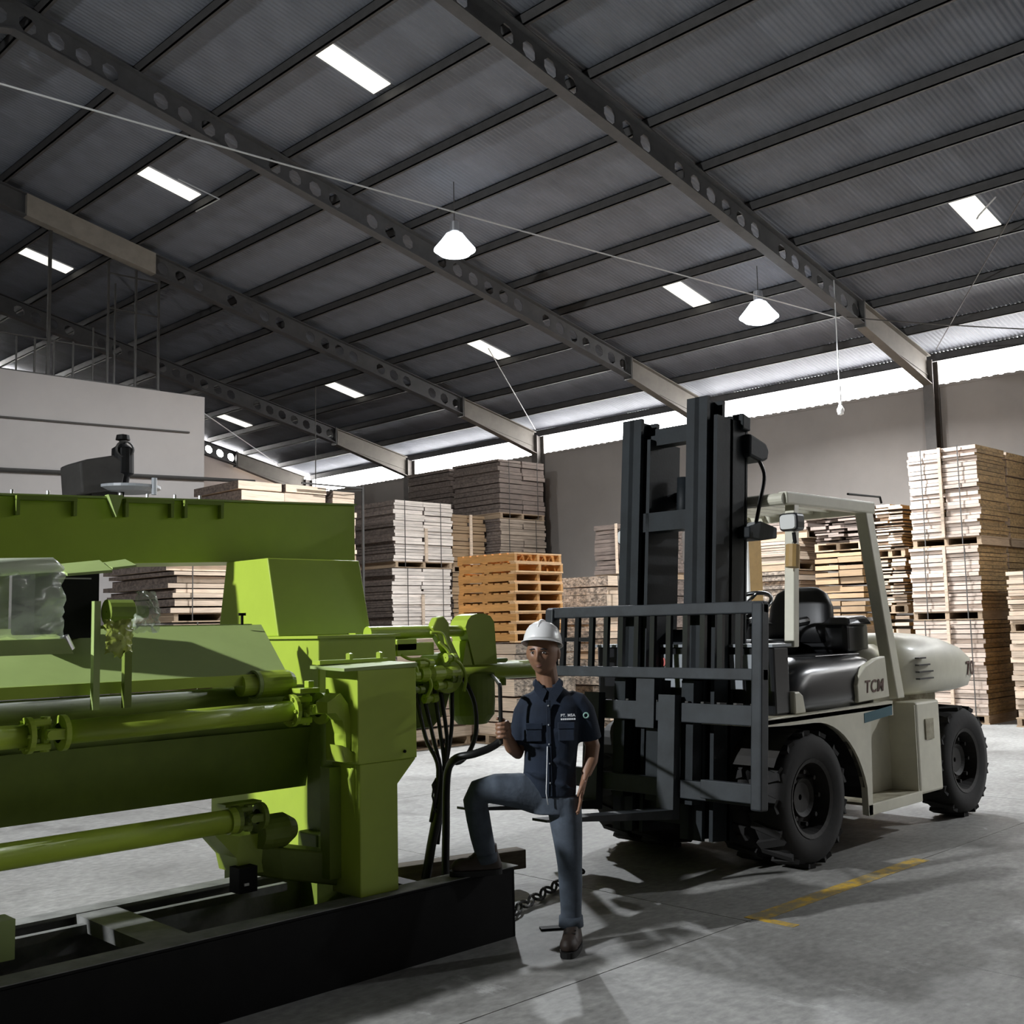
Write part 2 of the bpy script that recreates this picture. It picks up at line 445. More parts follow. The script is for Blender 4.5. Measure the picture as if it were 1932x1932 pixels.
def frame_at(y, tmpl=None, plate=False, first=False):
    f = empty('portal_frame', (0, y, 0), kind='structure')
    for side in (1, -1):
        X_ = (lambda x: x) if side > 0 else (lambda x: 10-x)
        key = (side, plate)
        if key not in FR:
            zt = lambda x: 6.45+TS*(XW-x)
            d = []
            holes = {4, 9, 14, 18, 25}
            if plate:
                d.append(('rafter_plate', rafter_mesh(side, 7.1, 9.5, None, 0.42), 'rafter_tan_lit'))
                b = MB(); pl = [(7.1, zt(7.1)), (9.5, zt(9.5)), (9.5, zt(9.5)-.40), (7.1, zt(7.1)-.40)]
                b.prism([(X_(x), z) for x, z in pl], 'y', -0.095, 0.095)
                d[-1] = ('rafter_plate', b, 'plate_tan')
                d.append(('rafter', rafter_mesh(side, 9.5, 17.3, {3, 8, 13, 17}), 'rafter'))
                d.append(('rafter', rafter_mesh(side, 5.0, 7.1, None), 'rafter'))
            else:
                d.append(('rafter', rafter_mesh(side, 5.0, 17.3, holes), 'rafter'))
            b = MB()                                           # solid haunch, deeper at the column
            x0, x1 = 17.3, 19.72
            prof = [(x0, zt(x0)), (x1, zt(x1)), (x1, 5.98), (x0, zt(x0)-0.42)]
            b.prism([(X_(x), z) for x, z in prof], 'y', -0.008, 0.008)
            for (xa, za, xb, zb) in ((x0, zt(x0), x1, zt(x1)), (x0, zt(x0)-0.42, x1, 5.98), (x0, zt(x0)-0.42, x1, 6.16)):
                hw = 0.09 if zb != 6.16 else 0.02
                b.hexa([(X_(xa), -hw, za-.018), (X_(xb), -hw, zb-.018), (X_(xb), hw, zb-.018), (X_(xa), hw, za-.018),
                        (X_(xa), -hw, za), (X_(xb), -hw, zb), (X_(xb), hw, zb), (X_(xa), hw, za)])
            b.box(min(X_(x0), X_(x0+.02)), max(X_(x0), X_(x0+.02)), -.09, .09, zt(x0)-.43, zt(x0)+.01)
            d.append(('haunch', b, 'rafter_tan_lit'))
            b = MB()                                           # I-section column
            for xa, xb, hw in ((19.72, 19.74, .1), (19.96, 19.98, .1), (19.74, 19.96, .006)):
                b.box(min(X_(xa), X_(xb)), max(X_(xa), X_(xb)), -hw, hw, 0, 6.43)
            d.append(('column', b, 'column'))
            b = MB().box(min(X_(17.28), X_(17.24)), max(X_(17.28), X_(17.24)), -.1, .1, zt(17.26)-.45, zt(17.26)+.02)
            d.append(('splice_plate', b, 'darksteel'))
            out = []
            for nm, mb, mt in d:
                o = obj(nm, mb, mt); out.append((nm, o.data)); bpy.data.objects.remove(o)
            FR[key] = out
        for nm, me in FR[key]:
            o = bpy.data.objects.new(nm, me); C.objects.link(o); o.parent = f
FR = {}
for k in range(-4, 5):
    frame_at(9.0+5.13*k, plate=(k == 2))
# ---- outer walls with daylight sheets above them
def wall(name, mb, m='wall'):
    return tag(obj(name, mb, m), kind='structure')
wall('wall_right', MB().box(20.0, 20.2, Y0, 30.1, 0, 5.96))
wall('wall_left', MB().box(-10.2, -10.0, Y0, 30.1, 0, 6.62))
wall('wall_front', MB().prism([(-10.2, 0), (20.2, 0), (20.2, 6.5), (5, 9.95), (-10.2, 6.5)], 'y', Y0-.2, Y0))
g = [(-10.0, 0), (20.0, 0), (20.0, 6.0)] + [(x, zp(x)-0.34) for x in (17.3, 5.0, 0.0)] + [(0.0, zp(0)+.16), (-10.0, 6.62)]
wall('wall_back', MB().prism(g, 'y', 29.75, 29.95), 'gable')
for n_, (xa, xb) in enumerate(((20.05, 20.08),)):
    wn = empty('window_%d' % (n_+1), (0, 0, 0), kind='structure')
    for k in range(-4, 6):
        ya = 9.0+5.13*(k-1)+0.004; yb = 9.0+5.13*k-0.004
        obj('pane', MB().box(xa, xb, max(ya, Y0), min(yb, 30.0), 5.965, 6.62), 'day', wn)
wn = empty('window_2', (0, 0, 0), kind='structure')
for xa, xb in ((5.0, 10.0), (10.0, 15.0), (15.0, 20.0), (0.0, 5.0)):
    za = lambda x: zp(x)-0.335 if x < 17.3 else zp(x)-0.45
    obj('pane', MB().hexa([(xa+.004, 30.0, za(xa)), (xb-.004, 30.0, za(xb)), (xb-.004, 30.03, za(xb)), (xa+.004, 30.03, za(xa)),
        (xa+.004, 30.0, zp(xa)+.16), (xb-.004, 30.0, zp(xb)+.16), (xb-.004, 30.03, zp(xb)+.16), (xa+.004, 30.03, zp(xa)+.16)]), 'day', wn)
b = MB().box(19.985, 20.06, Y0, 29.7, 5.94, 5.985)
for k in range(140):
    b.box(19.985, 20.045, 1.0+0.2*k, 1.12+0.2*k, 5.985, 6.0)
tag(obj('trim_1', b, 'wall'), kind='structure')
# ---- inner partition, its pipes and the open steel grid on top of it
wall('wall_partition', MB().box(-10.0, 10.53, 19.16, 19.36, 0, 6.2), 'partition')
gr = empty('steel_grid', (8.2, 19.2, 6.2), 'open grid of thin dark steel posts and rails on the partition wall', 'grid')
for x, zt_, hw in ((6.99, 6.82, .012), (7.3, 6.85, .014), (7.53, 8.82, .026), (7.63, 6.85, .014), (7.97, 6.88, .014), (8.33, 7.2, .012),
                   (8.6, 8.5, .018), (8.73, 8.1, .014), (9.13, 8.43, .018), (9.58, 8.36, .02)):
    obj('post', MB().box(x-hw, x+hw, 19.2-hw, 19.2+hw, 6.2, zt_), 'darksteel', gr)
for xa, xb, z in ((6.2, 8.55, 6.84), (8.6, 9.58, 7.62), (6.2, 9.62, 6.215), (8.6, 9.58, 8.28)):
    obj('rail', MB().box(xa, xb, 19.185, 19.215, z-.012, z+.012), 'darksteel', gr)
o = obj('conduit', MB().tube([(-2, 19.13, 5.2), (6.8, 19.13, 5.37), (9.2, 19.13, 5.44), (10.2, 19.13, 5.47)], 0.018, 8), 'darkcable')
tag(o, 'thin grey conduit clipped along the upper partition wall', 'pipe')
o = obj('wall_pipe', MB().tube([(-2, 19.1, 4.3), (6.8, 19.1, 4.47), (10.53, 19.1, 4.6), (11.6, 19.1, 4.63)], 0.035, 8), 'darksteel')
tag(o, 'thicker dark pipe running low along the partition wall', 'pipe')
# ---- high bay lamps
def lamp(loc, label, power, aim=0, spread=150):
    t = empty('high_bay_lamp', loc, label, 'lamp', 'high bay lamps under the roof')
    x, y, z = loc
    obj('reflector', MB().lathe([(.07, .26), (.13, .24), (.22, .12), (.32, .0), (.325, -.02), (.31, -.02)], c=loc), 'lamp_glow', t, smooth=True)
    obj('lens', MB().lathe([(.31, -.02), (.24, -.085), (.12, -.125), (.004, -.14)], c=loc), 'lamp_glow', t, smooth=True)
    obj('driver', MB().lathe([(.004, .44), (.075, .43), (.08, .28), (.07, .26)], c=loc, n=16), 'lamp_body', t)
    zc = zp(x)+.1
    obj('hanging_chain', MB().tube([(x, y, z+.43), (x, y, zc)], 0.008, 6), 'darkcable', t)
    L = bpy.data.lights.new('lamp_light', 'AREA'); L.shape = 'DISK'; L.size = 0.3; L.energy = power; L.color = (0.93, 0.965, 1.0); L.spread = R(spread)
    lo = bpy.data.objects.new('lamp_light', L); C.objects.link(lo); lo.parent = t; lo.location = (0, 0, -0.16); lo.rotation_euler = (0, -aim, 0)
    return t
lamp((11.07, 12.43, 7.5), 'bright high bay lamp glaring in the middle of the roof', LAMP_W*1.1, 0, 178)
lamp((15.55, 9.9, 6.7), 'bright high bay lamp nearer the right wall, above the forklift', LAMP_W)
lamp((-5.5, 7.2, 6.9), 'high bay lamp over the left part of the hall', LAMP_W*1.9, R(52))
lamp((15.55, -0.4, 6.7), 'high bay lamp over the right front part of the hall', LAMP_W*0.85)
# ---- cables, hanging socket, bracing
def cable(name, pts, r_, m, label, cat='cable'):
    return tag(obj(name, MB().tube(pts, r_, 6), m), label, cat)
def sag(a, b, s_, n=14):
    a, b = Vector(a), Vector(b)
    return [a.lerp(b, i/n)-Vector((0, 0, s_*4*(i/n)*(1-i/n))) for i in range(n+1)]
cable('suspension_cable', sag((-4.0, 10.6, 6.75), (16.75, 9.1, 6.72), .05), 0.010, 'cable', 'pale cable strung across the hall below the roof')
cable('suspension_cable', sag((16.8, 9.0, 6.72), (20.0, 5.6, 6.3), .04), 0.011, 'darkcable', 'dark cable running on from the rafter to the right wall')
t = empty('hanging_socket', (16.37, 8.96, 5.03), 'white bulb socket hanging on a long cord beside the right wall', 'socket')
obj('cord', MB().tube([(16.37, 8.96, zp(16.37)+.02), (16.37, 8.96, 5.43)], 0.011, 6), 'cable', t)
obj('stem', MB().tube([(16.37, 8.96, 5.48), (16.37, 8.96, 5.14)], 0.026, 8), 'white_plastic', t)
obj('socket_body', MB().lathe([(.004, .13), (.03, .12), (.055, .07), (.06, .03), (.045, 0), (.05, -.02), (.004, -.04)], c=(16.37, 8.96, 5.03), n=16), 'white_plastic', t, smooth=True)
cable('hanging_wire', [(15.16, 22.2, zp(15.16)+.02), (15.16, 22.2, 4.4)], 0.012, 'darkcable', 'thin dark wire hanging down over the far left stacks')
cable('brace_rod', [(15.5, 16.4, zp(15.5)-.05), (19.4, 18.9, 6.5)], 0.012, 'cable', 'thin roof brace rod slanting to the column behind the dark stacks')
cable('brace_rod', [(15.0, 5.2, zp(15.0)-.05), (19.5, 8.7, 6.55)], 0.010, 'darkcable', 'thin roof brace rod by the column nearest the right stacks')
cable('brace_rod', [(14.2, 26.6, zp(14.2)-.05), (18.6, 29.2, 6.75)], 0.014, 'cable', 'thin pale roof brace rod in the far bay by the gable')
for (pa, pb, pc, lab) in (((8.4, 16.2, zp(8.4)-.02), (8.9, 15.75, zp(8.9)-.25), (9.1, 16.9, zp(9.1)-.03), 'loose pale strip hanging from the roof below the left skylight'),
                          ((15.3, 5.85, zp(15.3)-.04), (15.55, 6.2, zp(15.5)-.1), (15.6, 6.25, zp(15.6)-.1), 'loose pale strip beside the right-hand skylight')):
    cable('loose_strip', [pa, pb, pc], 0.012, 'cable', lab, 'strip')
t = empty('steel_post', (12.62, 16.92, 0), 'thin dark steel post with a long arm above the pale stacks', 'post')
obj('post', MB().box(12.60, 12.64, 16.90, 16.94, 0, 4.38), 'darksteel', t)
obj('arm', MB().box(11.25, 12.62, 16.905, 16.935, 4.33, 4.36), 'darksteel', t)
obj('stay', MB().tube([(11.6, 16.92, 4.27), (12.2, 16.92, 4.25), (12.61, 16.92, 4.30)], .01, 6), 'darksteel', t)
# ---- floor marking
o = obj('floor_marking', MB().box(5.5, 7.6, 3.66, 3.78, 0.0005, 0.002).box(5.5, 5.57, 3.46, 3.66, 0.0005, 0.002), 'yellow_paint')
tag(o, 'worn yellow painted line on the concrete in front of the forklift', 'floor marking')

# ================================================================== STACKED TIMBER
BM = {}
def board_mesh(along, side_m, end_m):
    key = (along, side_m, end_m)
    if key not in BM:
        b = MB().box(-.5, .5, -.5, .5, 0, 1)
        me = bpy.data.meshes.new('board'); me.from_pydata(b.v, [], b.f)
        me.materials.append(MATS[side_m]); me.materials.append(MATS[end_m])
        for p in me.polygons:
            n = p.normal
            if abs(n.x if along == 'x' else n.y) > .5: p.material_index = 1
        BM[key] = me
    return BM[key]
def inst(name, me, parent, loc, sc, rz=0):
    o = bpy.data.objects.new(name, me); C.objects.link(o); o.parent = parent
    o.location = loc; o.scale = sc; o.rotation_euler = (0, 0, rz); return o
UNIT = {}
def unit_mesh(m):
    if m not in UNIT:
        b = MB().box(-.5, .5, -.5, .5, 0, 1); me = bpy.data.meshes.new('bar'); me.from_pydata(b.v, [], b.f); me.materials.append(MATS[m]); UNIT[m] = me
    return UNIT[m]
def load(label, group, x0, x1, y0, y1, z0, z1, along='x', layers=11, cols=2, side='plank', end='end_grain', jit=.02, straps=True, batten=True, ph=.14, gapf=.12):
    """one pallet load: pallet, layers of boards, straps and battens"""
    cx, cy = (x0+x1)/2, (y0+y1)/2; sx, sy = x1-x0, y1-y0
    t = empty('pallet_load', (cx, cy, z0), label, 'pallet load', group)
    rr = random.Random(hash((round(x0, 2), round(y0, 2), round(z0, 2))) & 0xffff)
    L = along
    if ph:
        for k in (-.46, 0, .46):
            if L == 'x': inst('stringer', unit_mesh('pallet_wood'), t, (k*sx, 0, .02), (.07, sy, ph-.04))
            else: inst('stringer', unit_mesh('pallet_wood'), t, (0, k*sy, .02), (sx, .07, ph-.04))
        inst('bottom_deck', unit_mesh('pallet_wood'), t, (0, 0, 0), (sx, sy, .02))
        inst('top_deck', unit_mesh('pallet_wood'), t, (0, 0, ph-.02), (sx, sy, .02))
    h = (z1-z0-ph)
    hs = [rr.uniform(.65, 1.35) for _ in range(layers)]; tot = sum(hs)
    z = ph
    for i in range(layers):
        hh = h*hs[i]/tot
        n_ = cols if rr.random() < .85 else max(1, cols-1)
        for k in range(n_):
            u = -.5+(k+.5)/n_; bl = 1/n_
            ox, oy = rr.gauss(0, jit), rr.gauss(0, jit*.6)
            ext = 1+rr.uniform(-.02, .02)
            th = hh*(1-rr.uniform(gapf*.3, gapf*1.6))
            if L == 'x': inst('board', board_mesh(L, side, end), t, (u*sx+ox, oy, z), (bl*sx*.985, sy*ext, th))
            else: inst('board', board_mesh(L, side, end), t, (ox, u*sy+oy, z), (sx*ext, bl*sy*.985, th))
        z += hh
    if batten:
        if L == 'x': inst('batten', unit_mesh('plank'), t, (rr.uniform(-.05, .05)*sx, -sy/2-.045, ph), (.07, .03, h*rr.choice((.55, 1))))
        else: inst('batten', unit_mesh('plank'), t, (-sx/2-.05, rr.uniform(-.05, .05)*sy, ph), (.03, .05, h))
    if straps:
        for k in (-.3, .3):
            k += rr.uniform(-.05, .05)
            if L == 'x': inst('strap', unit_mesh('darkcable'), t, (k*sx, -sy/2-.05, .02), (.016, .008, z1-z0-.01))
            else: inst('strap', unit_mesh('darkcable'), t, (-sx/2-.055, k*sy, .02), (.008, .016, z1-z0-.01))
    return t
def stack(desc, group, x0, x1, y0, y1, levels, **kw):
    names = {1: ['only'], 2: ['lower', 'upper'], 3: ['bottom', 'middle', 'top'], 4: ['lowest', 'second lowest', 'second highest', 'highest']}[len(levels)-1]
    kws = kw.pop('per', [{}]*(len(levels)-1))
    for i in range(len(levels)-1):
        k2 = dict(kw); k2.update(kws[i]); dx, dy = k2.pop('shift', (0, 0))
        load('%s pallet load of the %s' % (names[i], desc) if len(levels) > 2 else 'pallet load: '+desc, group, x0+dx, x1+dx, y0+dy, y1+dy, levels[i], levels[i+1]-.004, **k2)
G = 'pallet loads of planks stacked around the hall'
# right-hand stacks, planks running along the wall
for lv, (za, zb, sh, nm) in enumerate(((0, 1.62, 0, 'bottom'), (1.62, 2.80, 0, 'middle'), (2.80, 4.40, -.06, 'top'))):
    load('%s pallet load of the tall pale plank stack at the right edge' % nm, G, 17.4, 18.5, 7.28+sh, 8.42+sh, za, zb-.004, along='y', layers=(22, 17, 24)[lv], cols=2,
         side='plank_wrapped', end='end_grain', jit=.018)
    load('%s pallet load in the brown column behind the right-edge stack' % nm, G, 18.58, 19.68, 7.28+sh, 8.42+sh, za, zb-.004, along='y', layers=12, cols=1,
         side='plank', end='end_grain', jit=.012, straps=False, batten=False)
stack('low pale stack cut by the picture edge', G, 17.25, 18.4, 5.6, 6.82, [0, 1.42, 2.35], along='y', layers=14, side='plank', end='end_grain')
stack('narrow loose stack beside the right-edge stack', G, 17.5, 18.5, 8.56, 9.06, [0, 1.75, 2.68, 3.60], along='y', layers=15, cols=2, side='plank', end='end_grain', jit=.04, gapf=.5, straps=False, batten=False)
stack('warm brown plank stack behind the guard post', G, 17.2, 18.3, 9.16, 10.05, [0, 1.42, 2.86], along='y', layers=11, cols=2, side='plank_warm', end='end_grain', jit=.025, gapf=.35, straps=False, batten=False)
load('dark reddish loose plank heap on top of the warm brown stack', G, 17.3, 18.3, 9.2, 10.1, 2.84, 3.62, along='y', layers=12, cols=3, side='plank_dark', end='end_grain_grey', jit=.06, straps=False, batten=False, gapf=.35)
stack('end-grain stack behind the steering wheel', G, 17.2, 18.3, 10.4, 11.9, [0, 1.5, 2.55, 3.12], along='x', layers=10, cols=1, side='plank', end='end_grain_pale', straps=False, batten=False,
      per=[{}, {}, {'end': 'plank_mid', 'layers': 9}])
load('dark plank bundle on top of the stack behind the steering wheel', G, 17.4, 18.4, 10.3, 11.7, 3.12, 3.60, along='x', layers=5, cols=1, side='plank_dark', end='plank_dark', straps=False, batten=False)
# stacks beyond the orange pallets, in front of the wall
stack('grey plank stack by the wall left of the mast', G, 17.4, 18.6, 13.9, 15.3, [0, 1.35, 2.55, 3.72], along='y', layers=11, cols=2, side='plank_dark', end='end_grain_grey', straps=False)
stack('end-grain stack between orange pallets and mast', G, 12.75, 13.95, 11.0, 12.0, [0, 1.15, 2.42], along='x', layers=8, cols=1, side='plank', end='end_grain_pale', straps=True, batten=False)
stack('tall dark wall stack nearest the column', G, 17.6, 19.1, 18.35, 19.95, [0, 1.40, 2.75, 4.15, 5.55], along='x', layers=12, cols=2, side='plank_dark', end='end_grain_grey', straps=True, batten=False,
      per=[{}, {}, {'side': 'plank_mid', 'layers': 20}, {}])
stack('tall dark wall stack farther from the column', G, 17.7, 19.0, 20.2, 21.8, [0, 1.40, 2.75, 4.15, 5.55], along='x', layers=10, cols=2, side='plank_dark', end='end_grain_grey', straps=False, batten=False)
stack('wrapped whitish stack left of the orange pallets', G, 14.6, 16.25, 18.55, 19.95, [0, 1.55, 2.96, 4.42], along='x', layers=19, cols=2, side='plank_pale', end='end_grain_grey', per=[{}, {}, {'shift': (.06, 0)}])
stack('tan plank stack right of the wrapped stack', G, 16.42, 17.45, 18.7, 19.8, [0, 1.5, 2.9, 4.22], along='x', layers=13, cols=2, side='plank_warm', end='end_grain_grey', straps=False)
stack('pale stack with slanting boards beside the wrapped stack', G, 12.0, 12.5, 17.0, 18.2, [0, 1.45, 2.95, 4.28], along='x', layers=10, cols=1, side='plank', end='end_grain_grey', straps=False, batten=False)
stack('pale stack showing above the green beam', G, 10.1, 11.9, 17.1, 18.7, [0, 1.45, 2.95, 4.36], along='x', layers=8, cols=2, side='plank', end='end_grain_grey', straps=False, batten=False)
stack('plank stack seen under the green beam', G, 7.95, 9.7, 15.4, 17.6, [0, 1.84, 3.35], along='x', layers=13, cols=1, side='plank', end='end_grain_grey', batten=False, jit=.05, gapf=.22)
load('splintered plank load on the floor under the orange pallets', G, 11.0, 12.25, 11.2, 12.45, 0, 1.44, along='y', layers=7, cols=1, side='plank', end='end_grain_pale', straps=False, batten=False)
load('low splintered plank load on the floor behind the hoses', G, 9.5, 10.85, 12.0, 13.4, 0, 1.55, along='x', layers=9, cols=1, side='plank', end='end_grain_pale', straps=False, batten=False, jit=.03)
# ---- orange pallets
def pallet(loc, label, k):
    t = empty('wooden_pallet', loc, label, 'pallet', 'orange pallets in one stack')
    for j in (-.47, 0, .47):
        inst('stringer', unit_mesh('orange_wood'), t, (j, 0, .022), (.05, 1.2, .098))
    for j in range(8):
        y = -.545+j*.1557
        inst('deck_board', unit_mesh('orange_wood_pale' if j == 0 else 'orange_wood'), t, (random.uniform(-.008, .008), y, .12), (1.0, .11, .02))
    for j in (-.545, 0, .545):
        inst('bottom_board', unit_mesh('orange_wood_pale' if j < 0 else 'orange_wood'), t, (0, j, 0), (1.0, .11, .022))
    t.rotation_euler = (0, 0, random.uniform(-.02, .02))
ordn = ['bottom', 'second', 'third', 'fourth', 'fifth', 'sixth', 'seventh', 'eighth', 'top']
for k in range(9):
    lab = 'orange wooden pallet, %s of its stack' % ordn[k] if k in (0, 8) else 'orange wooden pallet, %s from the bottom of its stack' % ordn[k]
    pallet((11.53+random.uniform(-.015, .015), 11.83+random.uniform(-.015, .015), 1.445+.1425*k), lab, k)
t = empty('standing_panel', (13.2, 8.8, 0), 'tall narrow white-edged tan panel standing behind the forklift mast', 'panel')
obj('white_edge', MB().box(13.1, 13.14, 8.70, 8.92, 0, 3.05), 'white_plastic', t)
obj('tan_face', MB().box(13.14, 13.45, 8.70, 8.92, 0, 3.05), 'tan_board', t)

# ================================================================== GREEN VENEER MACHINE (long axis along X)
mc = empty('veneer_machine', (2.5, 5.3, 0), 'lime green veneer lathe with high cross beam and rollers on a black base', 'machine')
def uj(parent, name, x, y, z, L=.18, r_=.06, m='green'):
    """universal joint along X: two flanges, forks and a cross"""
    j = obj(name, MB().lathe([(.004, 0), (r_, 0), (r_, .022), (r_*.55, .03)], 'x', (x, y, z), 20), m, parent, smooth=False)
    obj('flange', MB().lathe([(r_*.55, L-.03), (r_, L-.022), (r_, L), (.004, L)], 'x', (x, y, z), 20), m, j)
    b = MB()
    b.box(x+.02, x+L*.62, y-r_*.3, y+r_*.3, z+r_*.45, z+r_*.85).box(x+.02, x+L*.62, y-r_*.3, y+r_*.3, z-r_*.85, z-r_*.45)
    b.box(x+L*.38, x+L-.02, y-r_*.85, y-r_*.45, z-r_*.3, z+r_*.3).box(x+L*.38, x+L-.02, y+r_*.45, y+r_*.85, z-r_*.3, z+r_*.3)
    obj('fork', b, m, j, bevel=.008)
    obj('cross_pin', MB().tube([(x+L/2, y, z-r_*.95), (x+L/2, y, z+r_*.95)], .02, 10).tube([(x+L/2, y-r_*.95, z), (x+L/2, y+r_*.95, z)], .02, 10), m, j)
    for k in range(6):
        a = 2*PI*k/6
        obj('bolt', MB().lathe([(.003, -.012), (.009, -.012), (.009, 0)], 'x', (x, y+r_*.8*math.cos(a), z+r_*.8*math.sin(a)), 6), m, j)
    return j
# --- black base frame
bf = obj('front_base_beam', MB().box(-4.5, 4.36, 4.50, 4.515, .012, .358).box(-4.5, 4.36, 4.50, 4.63, .355, .37).box(-4.5, 4.36, 4.50, 4.63, 0, .012), 'black_paint', mc)
obj('top_flange_dust', MB().box(-4.5, 4.40, 4.497, 4.632, .370, .374), 'dusty_black', bf)
obj('rear_base_beam', MB().box(-4.5, 3.7, 5.46, 5.475, .012, .358).box(-4.5, 3.7, 5.38, 5.50, .355, .37).box(-4.5, 3.7, 5.33, 5.50, 0, .012), 'dusty_black', mc)
for x in (-.2, 2.30):
    obj('cross_member', MB().box(x, x+.20, 4.62, 5.40, .30, .366), 'dusty_black', mc)
obj('cross_member', MB().box(3.9, 4.0, 4.62, 5.40, .0, .30), 'black_paint', mc)
obj('inner_rail', MB().box(-4.5, 3.4, 5.26, 5.30, .30, .34), 'dusty_black', mc)
obj('end_plate', MB().box(4.355, 4.37, 4.50, 4.63, 0, .36), 'black_paint', mc)
obj('floor_pan', MB().box(-4.5, 3.9, 4.55, 5.45, .002, .01), 'black_paint', mc)
# --- right-hand gearbox on its post
gb = obj('gearbox', MB().box(3.36, 3.74, 4.56, 4.84, 1.02, 1.49), 'green', mc, bevel=.006)
obj('lid', MB().hexa([(3.28, 4.56, 1.485), (3.745, 4.555, 1.49), (3.745, 4.86, 1.50), (3.28, 4.86, 1.495), (3.28, 4.56, 1.50), (3.745, 4.555, 1.512), (3.745, 4.86, 1.52), (3.28, 4.86, 1.51)]), 'green_dusty', gb)
obj('lid_rail', MB().box(3.30, 3.74, 4.80, 4.87, 1.515, 1.535), 'green', gb)
for x in (3.50, 3.70):
    obj('bolt', MB().lathe([(.02, 1.53), (.02, 1.565), (.004, 1.57)], 'z', (x, 4.82, 0), 6), 'green', gb)
obj('drain_screw', MB().lathe([(.003, 4.552), (.008, 4.552), (.008, 4.56)], 'y', (3.655, 0, 1.06), 8), 'black_paint', gb)
obj('gearbox_post', MB().prism([(3.37, .372), (3.61, .372), (3.61, .90), (3.735, 1.02), (3.37, 1.02)], 'y', 4.56, 4.80), 'green', mc, bevel=.006)
obj('post_rib', MB().box(3.30, 3.37, 4.72, 4.80, .45, 1.0), 'green_dark', mc)
obj('gusset', MB().prism([(3.34, .95), (3.37, 1.02), (3.37, .75)], 'y', 4.60, 4.62), 'green', mc)
# --- side frame with its tapered head
sf = obj('side_frame', MB().prism([(5.22, .40), (6.40, .40), (6.40, 1.655), (5.22, 1.655)], 'x', 3.58, 4.13), 'green', mc, bevel=.008)
obj('side_frame_top', MB().box(3.56, 4.15, 5.20, 6.42, 1.645, 1.66), 'green', sf)
obj('tapered_head', MB().prism([(5.66, 1.66), (6.36, 1.66), (6.26, 2.13), (5.78, 2.13)], 'x', 3.60, 4.28), 'green', mc, bevel=.006)
obj('head_foot', MB().box(4.10, 4.34, 5.58, 6.38, 1.63, 1.668), 'green', mc)
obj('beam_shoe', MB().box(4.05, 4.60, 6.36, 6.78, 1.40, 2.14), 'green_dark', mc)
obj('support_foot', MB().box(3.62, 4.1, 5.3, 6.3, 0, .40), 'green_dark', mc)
# --- high cross beam, tilted a little
def bz(x): return (x-2.25)*.036
def tilt_box(x0, x1, y0, y1, z0, z1):
    return [(x0, y0, z0+bz(x0)), (x1, y0, z0+bz(x1)), (x1, y1, z0+bz(x1)), (x0, y1, z0+bz(x0)),
            (x0, y0, z1+bz(x0)), (x1, y0, z1+bz(x1)), (x1, y1, z1+bz(x1)), (x0, y1, z1+bz(x0))]
cb = obj('cross_beam', MB().hexa(tilt_box(-4.5, 4.63, 6.30, 6.80, 2.085, 2.47)), 'green', mc, bevel=.006)
obj('top_plate', MB().hexa(tilt_box(-4.5, 4.635, 6.285, 6.81, 2.47, 2.482)), 'green_dusty', cb)
for xa, xb in ((1.74, 2.15), (2.30, 2.64), (2.93, 3.24), (3.31, 3.58)):
    pb = obj('bracket', MB().hexa(tilt_box(xa, xb, 6.255, 6.30, 2.445, 2.47)).hexa(tilt_box(xa, xa+.02, 6.26, 6.30, 2.36, 2.45)).hexa(tilt_box(xb-.02, xb, 6.26, 6.30, 2.36, 2.45)), 'green_dark', cb)
for x in (2.12, 2.30, 2.50, 2.93, 3.10, 3.28, 3.45):
    obj('bolt', MB().lathe([(.010, 2.48+bz(x)), (.010, 2.508+bz(x)), (.003, 2.51+bz(x))], 'z', (x, 6.33, 0), 6), 'steel', cb)
obj('lifting_lug', MB().add([(2.82, 6.25, 2.51), (2.91, 6.25, 2.51), (2.87, 6.25, 2.38), (2.82, 6.30, 2.51), (2.91, 6.30, 2.51), (2.87, 6.30, 2.38)], [(0, 1, 2), (3, 5, 4), (0, 3, 4, 1), (1, 4, 5, 2), (2, 5, 3, 0)]), 'green_dusty', cb)
# --- sloping apron and the dark gap under it
obj('apron', MB().add([(-4.5, 4.95, 1.475), (3.20, 4.95, 1.475), (3.36, 5.46, 1.73), (-4.5, 5.46, 1.73), (-4.5, 4.96, 1.46), (3.20, 4.96, 1.46), (3.36, 5.47, 1.71), (-4.5, 5.47, 1.71)],
    [(0, 1, 2, 3), (7, 6, 5, 4), (0, 4, 5, 1), (1, 5, 6, 2), (2, 6, 7, 3), (3, 7, 4, 0)]), 'green_dusty', mc)
obj('apron_lip', MB().box(-4.5, 3.22, 4.935, 4.952, 1.425, 1.478), 'green', mc)
obj('apron_back_rail', MB().box(2.35, 3.30, 5.46, 5.49, 1.715, 1.735), 'green_dusty', mc)
obj('wing_nut', MB().box(3.20, 3.212, 5.40, 5.41, 1.73, 1.79).box(3.185, 3.227, 5.40, 5.41, 1.78, 1.795), 'black_paint', mc)
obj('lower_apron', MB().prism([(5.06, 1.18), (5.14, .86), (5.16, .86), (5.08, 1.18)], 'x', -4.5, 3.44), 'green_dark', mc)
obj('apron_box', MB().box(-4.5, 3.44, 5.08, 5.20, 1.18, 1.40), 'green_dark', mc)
obj('pressure_roller', MB().tube([(-4.5, 5.05, 1.36), (3.0, 5.05, 1.36)], .055, 24), 'green_dark', mc, smooth=True)
cy = obj('feed_cylinder', MB().lathe([(.004, 2.93), (.055, 2.93), (.055, 3.02), (.068, 3.03), (.068, 3.20), (.055, 3.23), (.004, 3.23)], 'x', (0, 4.96, 1.425), 24), 'green', mc, smooth=False)
